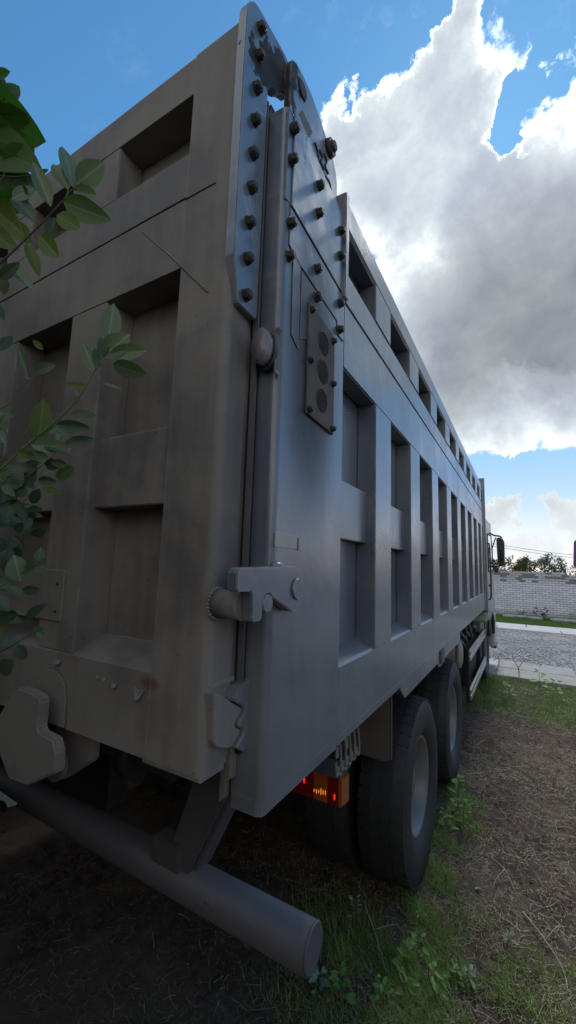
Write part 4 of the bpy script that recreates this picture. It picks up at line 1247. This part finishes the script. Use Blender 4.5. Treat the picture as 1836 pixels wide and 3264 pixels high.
# back twigs in the shade
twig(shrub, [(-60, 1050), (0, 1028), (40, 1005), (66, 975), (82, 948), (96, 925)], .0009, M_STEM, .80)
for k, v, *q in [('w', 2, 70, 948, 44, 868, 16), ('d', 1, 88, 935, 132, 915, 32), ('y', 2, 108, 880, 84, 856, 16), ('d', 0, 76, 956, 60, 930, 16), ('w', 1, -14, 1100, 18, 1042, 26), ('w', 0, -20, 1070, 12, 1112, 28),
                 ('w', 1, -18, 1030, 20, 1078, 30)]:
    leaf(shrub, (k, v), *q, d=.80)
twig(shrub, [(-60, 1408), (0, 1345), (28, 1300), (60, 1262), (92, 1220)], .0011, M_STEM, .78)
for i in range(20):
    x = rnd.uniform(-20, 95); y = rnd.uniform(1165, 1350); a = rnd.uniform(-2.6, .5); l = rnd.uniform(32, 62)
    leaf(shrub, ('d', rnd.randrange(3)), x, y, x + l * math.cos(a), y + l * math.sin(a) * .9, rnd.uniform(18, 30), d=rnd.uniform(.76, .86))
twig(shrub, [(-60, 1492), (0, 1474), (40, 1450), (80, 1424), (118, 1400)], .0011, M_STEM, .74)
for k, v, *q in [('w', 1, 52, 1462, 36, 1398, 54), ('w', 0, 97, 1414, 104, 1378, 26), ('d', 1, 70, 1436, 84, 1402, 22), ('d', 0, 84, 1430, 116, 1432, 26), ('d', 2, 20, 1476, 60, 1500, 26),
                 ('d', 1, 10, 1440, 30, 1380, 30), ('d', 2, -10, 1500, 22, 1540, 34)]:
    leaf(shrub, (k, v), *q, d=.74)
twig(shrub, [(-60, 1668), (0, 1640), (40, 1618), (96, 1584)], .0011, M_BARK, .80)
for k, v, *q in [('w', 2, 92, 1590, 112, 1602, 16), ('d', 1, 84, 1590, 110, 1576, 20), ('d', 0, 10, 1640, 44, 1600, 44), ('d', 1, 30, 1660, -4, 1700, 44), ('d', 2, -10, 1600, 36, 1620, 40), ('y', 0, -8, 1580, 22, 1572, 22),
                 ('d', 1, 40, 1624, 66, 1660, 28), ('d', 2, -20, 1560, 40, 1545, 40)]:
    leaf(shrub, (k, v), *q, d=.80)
for i in range(26):
    x = rnd.uniform(-20, 150); y = rnd.uniform(1110, 1300) - x * .25; a = rnd.uniform(-1.6, .9); l = rnd.uniform(34, 66)
    leaf(shrub, (rnd.choice('wwydd'), rnd.randrange(3)), x, y, x + l * math.cos(a), y + l * math.sin(a) * .8, rnd.uniform(16, 32), d=rnd.uniform(.72, .86))
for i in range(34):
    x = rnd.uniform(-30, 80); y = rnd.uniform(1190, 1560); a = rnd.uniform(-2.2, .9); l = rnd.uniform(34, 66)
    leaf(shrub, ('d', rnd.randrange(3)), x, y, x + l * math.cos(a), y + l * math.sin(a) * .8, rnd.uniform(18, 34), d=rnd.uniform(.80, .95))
for q in ([(-60, 1290), (20, 1230), (80, 1190), (130, 1150), (170, 1100)], [(-60, 1210), (10, 1150), (60, 1095), (90, 1040)]): twig(shrub, q, .0011, M_STEM, .78)
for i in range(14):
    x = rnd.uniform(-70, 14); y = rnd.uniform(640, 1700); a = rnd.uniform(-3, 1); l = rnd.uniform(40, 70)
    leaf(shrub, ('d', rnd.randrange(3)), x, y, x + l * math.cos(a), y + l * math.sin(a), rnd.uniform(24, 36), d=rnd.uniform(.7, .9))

bshrub = root('broadleaf_bush', 'dark green broad leaved bush against the sky at the tailgate top', 'bush', (-1.35, -.55, G))
e = P(-80, 420, .82)
obj('stem', tube(curve([Vector((-1.35, -.55, G)), Vector((-1.42, -.5, 1.0)), Vector((-1.3, -.45, 1.9)), e], 6), .014, 8, taper=.004), M_BARK, bshrub)
for q in ([(-80, 430), (-20, 440), (40, 445), (110, 436)], [(-80, 300), (-30, 260), (8, 250), (16, 215)], [(-80, 560), (-10, 470), (10, 440), (12, 410)]):
    twig(bshrub, q, .0014, M_BARK, .80)
for k, v, *q in [('h', 0, -38, 268, 101, 352, 128), ('h', 0, -40, 360, 92, 410, 112), ('h', 0, -30, 400, 66, 470, 110), ('b', 0, 6, 250, 52, 212, 34), ('b', 1, -14, 250, 40, 215, 60), ('b', 2, -12, 190, 36, 184, 22),
                 ('b', 1, -10, 215, 22, 205, 30), ('b', 1, -6, 262, 46, 250, 26), ('h', 1, -60, 480, 66, 600, 78), ('h', 0, -30, 440, 40, 500, 80), ('b', 0, -20, 285, 74, 300, 50), ('d', 1, 36, 440, 100, 470, 42),
                 ('h', 1, -70, 560, 40, 620, 70), ('h', 0, -70, 330, 40, 330, 90), ('b', 1, -20, 300, 66, 330, 56), ('h', 0, -60, 400, 50, 450, 100), ('b', 0, 10, 420, 84, 372, 60), ('b', 1, -10, 520, 62, 500, 50), ('b', 2, 100, 436, 128, 428, 10)]:
    leaf(bshrub, (k, v), *q, d=.82, dd=rnd.uniform(-.03, .03), roll=rnd.uniform(-.2, .2))

# ---- weeds on the ground
def weed(x, y, h, nl, spread, label, key='g', group=None, leaf_len=.05, name='weed_plant'):
    z = gz(x, y)
    r_ = root(name, label, 'weed', (x, y, z), group)
    top = Vector((x + rnd.uniform(-.03, .03), y + rnd.uniform(-.03, .03), z + h))
    b0_ = Vector((x, y, z - .01))
    mid = b0_.lerp(top, .5) + Vector((rnd.uniform(-.02, .02), rnd.uniform(-.02, .02), 0))
    path_ = curve([b0_, mid, top], 6)
    obj('stem', tube(path_, .0030, 6, taper=.0012), M_STEM, r_)
    for i in range(nl):
        t = rnd.random() ** .7
        p = b0_.lerp(top, t)
        a = i * 2.4 + rnd.uniform(-.4, .4)
        ln = leaf_len * rnd.uniform(.6, 1.25) * (1.15 - .45 * t)
        out = Vector((math.cos(a), math.sin(a), rnd.uniform(.1, .9)))
        p2 = p + out * spread * (1 - .6 * t) * rnd.uniform(.3, 1)
        put_leaf(r_, (key, rnd.randrange(3)), p2, p2 + out.normalized() * ln + Vector((0, 0, -.2 * ln)), facing=Vector((0, 0, 1)) + out * .2 + Vector((.2, -.5, 0)))
    return r_
weed(.045, 2.86, .30, 30, .05, 'tall bright green goosefoot growing against the second rear tyre', leaf_len=.065)
weed(.115, 2.70, .20, 24, .05, 'shorter green weed at the outer foot of the tall goosefoot', leaf_len=.055)
weed(.020, 2.58, .16, 20, .04, 'low green weed tucked between the two rear tyres', leaf_len=.05)
weed(.16, 2.92, .13, 16, .05, 'small weed at the dirt side of the tall goosefoot', leaf_len=.045)
spots = [(.137, 1.33, .10, 9, .12, 'g', 'broad bright leaf plant in the middle of the near grass patch'),
         (.00, 1.37, .09, 10, .085, 'g', 'round leaved plant on the truck side of the near grass patch'),
         (.23, 1.42, .07, 8, .07, 'g', 'plant with small bright leaves at the dirt edge of the near grass patch'),
         (.03, 1.47, .09, 9, .07, 'g', 'leafy plant nearest the first tyre in the near grass patch'),
         (.29, 1.44, .07, 8, .065, 'p', 'pale grey leaved plant right of the near grass patch'),
         (.04, 1.22, .08, 10, .075, 'g', 'dense low green plant at the bottom edge of the picture'),
         (-.20, 1.02, .11, 11, .085, 'g', 'green plant right under the bumper tube end'),
         (-.31, 1.04, .10, 9, .08, 'p', 'pale leaved plant left of the plant under the tube end'),
         (.43, 1.75, .05, 8, .05, 'p', 'small pale rosette alone on the bare dirt patch'),
         (-.04, 1.13, .09, 9, .075, 'g', 'dark green plant between tube end and the broad leaf plant'),
         (.02, 1.66, .06, 7, .05, 'g', 'tiny green plant in the fringe by the first tyre'),
         (-.30, 1.50, .10, 7, .06, 'p', 'pale upright weed in the shade beside the inner tyre')]
for (x, y, h, nl, ll, k, lab) in spots: weed(x, y, h, nl + 7, .035, lab, k, leaf_len=ll * .62)
for (x, y, h, lab) in [(.75, 7.55, .38, 'tall yellow green grass like weed at the right end of the slab edge'), (.95, 6.9, .30, 'broad leafed weed in the grass band before the slabs'),
                       (.30, 6.6, .22, 'low bushy weed in the grass band nearest the truck'), (1.25, 6.5, .25, 'bushy weed at the far right of the grass band')]:
    weed(x, y, h, 18, .07, lab, 'g', leaf_len=.10)
wb_ = weed(1.15, 20.6, .42, 40, .35, 'dark green low bush growing at the brick wall foot', 'd', leaf_len=.18, name='wall_bush')
weed(.45, 20.9, .28, 22, .22, 'small weed clump at the wall foot nearest the cab', 'd', leaf_len=.14, name='wall_bush')
weed(2.45, 20.8, .32, 26, .25, 'weed clump at the wall foot on the far right', 'd', leaf_len=.15, name='wall_bush')

def dry(name, pts, r, label, forks=()):
    q = [Vector((x, y, gz(x, y) + z)) for x, y, z in pts]
    t = obj(name, tube(curve(q, 5), r, 6, taper=r * .5), M_WOOD)
    tag(t, label, 'dry twig')
    for f in forks:
        c = obj('fork', tube(curve([Vector((x, y, gz(x, y) + z)) for x, y, z in f], 4), r * .7, 5, taper=r * .35), M_WOOD, t)
    return t
dry('dry_twig', [(.50, 2.02, .012), (.60, 1.86, .03), (.665, 1.74, .015), (.68, 1.62, .01)], .0040, 'forked pale dry twig lying on the dirt at the right edge', [[(.60, 1.86, .03), (.655, 1.93, .06), (.70, 1.99, .05)]])
dry('dry_twig', [(-.30, 1.62, .02), (-.18, 1.44, .03), (-.06, 1.27, .015)], .0032, 'long straight dry twig pointing from the tube end towards the first tyre', [[(-.18, 1.44, .03), (-.12, 1.50, .04), (-.08, 1.55, .03)]])
dry('dry_twig', [(.30, 2.45, .01), (.40, 2.30, .03), (.46, 2.16, .015)], .0030, 'thin curved dry twig on the bare dirt beside the tyres', [[(.40, 2.30, .03), (.36, 2.20, .03), (.34, 2.12, .02)]])
dry('dry_twig', [(.62, 2.95, .01), (.72, 2.90, .05), (.86, 2.92, .05), (.98, 2.86, .02)], .0030, 'bent pale stalk arching over the dirt at the picture edge', [[(.72, 2.90, .05), (.71, 3.0, .09), (.74, 3.06, .08)]])
dry('dead_weed', [(.43, 7.72, 0), (.44, 7.85, .22), (.36, 7.9, .38), (.34, 7.95, .50)], .010, 'upright dead weed stem with drooping branches before the slabs',
    [[(.36, 7.9, .38), (.16, 7.92, .40), (.02, 7.9, .30)], [(.44, 7.85, .26), (.55, 7.85, .42), (.62, 7.85, .40)], [(.35, 7.92, .42), (.20, 7.95, .50), (.12, 7.95, .42)]])
def litter(x, y, s, label):
    o = bpy.data.objects.new('fallen_leaf', LM['p', 1]); COL.objects.link(o)
    o.location = (x, y, gz(x, y) + .012); o.rotation_euler = (rnd.uniform(-.4, .4), rnd.uniform(-.4, .4), rnd.uniform(0, 6)); o.scale = (s, s, s)
    return tag(o, label, 'leaf')
litter(.426, 2.12, .055, 'pale crumpled leaf lying on the dirt by the thin curved twig')
litter(.246, 2.07, .050, 'pale green leaf in the grass fringe near the first tyre')
litter(-.29, 1.02, .035, 'small whitish leaf on dark soil just beyond the tube end')

# ---- trees beyond the wall
def tree(name, label, x, y, h, w_, mat, nleaf, twigs=10, droop=0.0, leaf_s=.10, base_z=-.3, low=None, seed=1, crown_from=.25):
    r = random.Random(seed)
    t = root(name, label, 'tree', (x, y, base_z))
    bm = bmesh.new()
    tp = Vector((x, y, base_z + h * .8))
    tube(curve([Vector((x, y, base_z)), Vector((x + .05, y, base_z + h * .4)), tp], 5), .09, 8, bm=bm, taper=.03)
    ends = []
    for i in range(twigs):
        a = r.uniform(0, 6.28); t0 = r.uniform(crown_from, .85)
        p = Vector((x, y, base_z + h * t0))
        rad = w_ * .5 * math.sqrt(max(.05, 1 - ((t0 - .55) / .6) ** 2)) * r.uniform(.7, 1.05)
        e = p + Vector((math.cos(a) * rad, math.sin(a) * rad, h * r.uniform(.12, .32)))
        if e.z > base_z + h: e.z = base_z + h * r.uniform(.92, 1)
        q = curve([p, p.lerp(e, .5) + Vector((0, 0, .12)), e], 4)
        tube(q, .028, 5, bm=bm, taper=.006)
        ends += q[2:]
        for _ in range(3):
            s = q[r.randrange(2, len(q))]; e2 = s + Vector((r.uniform(-.35, .35), r.uniform(-.35, .35), r.uniform(-.05, .35) - droop * .9)) * (w_ / 2)
            e2.z = min(e2.z, base_z + h)
            qq = curve([s, s.lerp(e2, .5) + Vector((0, 0, .08)), e2], 3)
            tube(qq, .012, 4, bm=bm, taper=.004); ends += qq[1:]
    obj('trunk', bm, M_BARK, t)
    V, F = [], []
    for i in range(nleaf):
        c = ends[r.randrange(len(ends))] + Vector((r.gauss(0, .13), r.gauss(0, .13), r.gauss(0, .12) - droop * r.random() * .5))
        if droop: c.z -= droop * r.random() * .3
        u = Vector((r.gauss(0, 1), r.gauss(0, 1), r.gauss(0, 1) - droop * 2)).normalized(); v = u.orthogonal().normalized()
        v = Matrix.Rotation(r.uniform(0, 6.28), 3, u) @ v
        s = leaf_s * r.uniform(.5, 1.2); k = len(V)
        V += [c - u * s, c + v * s * .4, c + u * s, c - v * s * .4]; F.append((k, k + 1, k + 2, k + 3))
    cr = obj('crown', ([tuple(a) for a in V], [], F), mat, t)
    return t
tree('willow_tree', 'rounded olive willow tree behind the wall beside the truck mirror', .20, 32, 3.42, 1.9, M_FOLI, 3400, 16, .5, .11, seed=3)
tree('yellowing_shrub', 'low yellow and orange shrub in front of the willow behind the wall', -.05, 30.5, 2.35, 1.6, M_FOLIY, 1500, 12, .2, .07, seed=5)
tree('leafy_tree', 'wide thin grey green tree in the middle behind the wall', 1.85, 33, 3.45, 2.2, M_FOLIB, 2100, 18, 0, .10, seed=8)
tree('slender_tree', 'slender sparse tree with upright twigs behind the wall', 3.0, 32, 3.35, 1.0, M_FOLIB, 380, 10, 0, .09, seed=12, crown_from=.45)
tree('leafy_tree', 'low sparse bush tree at the far right behind the wall', 3.75, 31, 2.75, 1.5, M_FOLIB, 500, 10, 0, .08, seed=14)
tree('leafy_tree', 'hazy green tree directly behind the lorry cab', -1.2, 31, 3.3, 2.0, M_FOLI, 2200, 12, 0, .10, seed=16)
tree('leafy_tree', 'dense green tree well beyond the wall on the far right outside', 7.5, 34, 4.2, 3.2, M_FOLI, 2600, 16, 0, .12, seed=18)

# ---- power lines
for i, (za, zm, zb_, lab) in enumerate([(3.80, 3.21, 2.62, 'upper of the two thin wires crossing the sky above the wall'), (3.66, 3.055, 2.47, 'lower of the two thin wires crossing the sky above the wall')]):
    q = curve([(-6.5, 26, 4.62 - .14 * i), (-.5, 26, 3.495 - .14 * i), (1.18, 26, 3.21 - .155 * i), (2.92, 26, 2.968 - .15 * i), (9, 26, 2.45 - .15 * i)], 8)
    o = obj('power_line', tube(q, .011, 5), M_WIRE); tag(o, lab, 'wire', 'wires above the wall')

# ---- purple edged panel on its pole just entering at the right
ps = root('sign_panel', 'rounded purple panel whose edge just enters on the right above the wall', 'sign', (2.0, 9.0, G))
rr = []
for (cx, cz, a0) in ((2.4, 2.51, 0), (1.53, 2.52, 90), (1.50, 2.09, 180), (2.4, 2.09, 270)):
    for a in np.linspace(a0, a0 + 90, 6): rr.append((cx + .055 * math.cos(R(a)), cz + .055 * math.sin(R(a))))
obj('panel', prism(rr, 'y', 9.0, 9.04, .006), M_PURPLE, ps)
obj('pole', cyl((2.1, 9.06, G), (2.1, 9.06, 2.5), .03, n=14), M_FRAME, ps)

# ---- unseen bushes added outside the frame to block sky and sun light
def add_blocker(x, y, w_, h, n, seed, label, leaf_s=.085):
    r = np.random.default_rng(seed)
    t = root('blocker_bush', label, 'bush', (x, y, G), 'unseen bushes added to block light')
    bm = bmesh.new()
    for k in range(7):
        a = k * .9 + seed; e = Vector((x + math.cos(a) * w_ * .3, y + math.sin(a) * w_ * .3, G + h * .75))
        tube(curve([Vector((x, y, G - .05)), Vector((x, y, G + h * .3)).lerp(e, .3), e], 4), .03, 6, bm=bm, taper=.008)
    obj('trunk', bm, M_BARK, t)
    u = r.normal(size=(n, 3)); u /= np.linalg.norm(u, axis=1)[:, None]
    rad = r.random(n) ** .45
    lump = np.array([1 + .22 * mnoise.noise(Vector(tuple(q * 2.2)) + Vector((seed, 0, 0))) for q in u])
    c = u * (rad * lump)[:, None] * np.array([w_ / 2, w_ / 2, h / 2]) + np.array([x, y, G + h * .5])
    c[:, 2] = np.maximum(c[:, 2], G + .02)
    d1 = r.normal(size=(n, 3)); d1 /= np.linalg.norm(d1, axis=1)[:, None]
    d2 = np.cross(d1, r.normal(size=(n, 3))); d2 /= np.linalg.norm(d2, axis=1)[:, None]
    s_ = leaf_s * r.uniform(.6, 1.3, n)[:, None]
    V = np.stack([c - d1 * s_, c + d2 * s_ * .5, c + d1 * s_, c - d2 * s_ * .5], 1).reshape(-1, 3)
    F = np.arange(n * 4).reshape(-1, 4)
    me_o = fast_mesh('crown', V, F, M_FOLI); me_o.parent = t; me_o.location = -t.location
    return t
add_blocker(-1.7, -2.8, 3.0, 4.5, 13000, 1, 'big unseen light-blocking bush behind the viewer facing the tailgate')
add_blocker(-3.9, -2.0, 3.2, 5.4, 14000, 2, 'big unseen light-blocking bush off the left rear corner of the truck')
add_blocker(-4.2, 1.2, 2.6, 4.4, 10000, 3, 'big unseen light-blocking bush along the far side of the truck near its rear')
add_blocker(-4.6, 4.6, 3.4, 3.8, 8000, 4, 'big unseen light-blocking bush along the far side of the truck near its cab')
add_blocker(.9, -3.9, 3.2, 3.0, 9000, 5, 'big unseen light-blocking bush straight behind the viewer')
add_blocker(4.4, -2.6, 3.2, 2.6, 9000, 7, 'big unseen light-blocking bush to the right of the viewer')
add_blocker(6.4, .6, 3.0, 2.4, 8000, 8, 'big unseen light-blocking bush across the dirt from the rear wheels')
add_blocker(6.9, 3.9, 3.0, 2.4, 8000, 9, 'big unseen light-blocking bush across the dirt from the side guard')
add_blocker(-2.3, -1.5, 1.7, 3.4, 8000, 10, 'unseen light-blocking bush close behind the far half of the tailgate')
add_blocker(-3.5, 2.0, 2.0, 5.6, 11000, 11, 'tall unseen light-blocking bush by the far rear wheels')
add_blocker(-3.45, 4.2, 2.0, 5.6, 11000, 12, 'tall unseen light-blocking bush by the far side guard')
add_blocker(-3.45, 6.4, 2.0, 5.0, 9000, 13, 'tall unseen light-blocking bush by the far front wheel')
add_blocker(-1.7, -1.25, 1.7, 1.25, 6000, 14, 'low unseen light-blocking bush on the ground close behind the tailgate')
add_blocker(-.55, -1.95, 1.6, 1.2, 5500, 15, 'low unseen light-blocking bush on the ground between the viewer and the big bushes')
add_blocker(-2.9, -.75, 1.6, 1.5, 5500, 16, 'low unseen light-blocking bush at the far rear corner near the hook')
add_blocker(.55, -2.5, 1.6, 1.1, 5000, 17, 'low unseen light-blocking bush right at the back of the viewer')
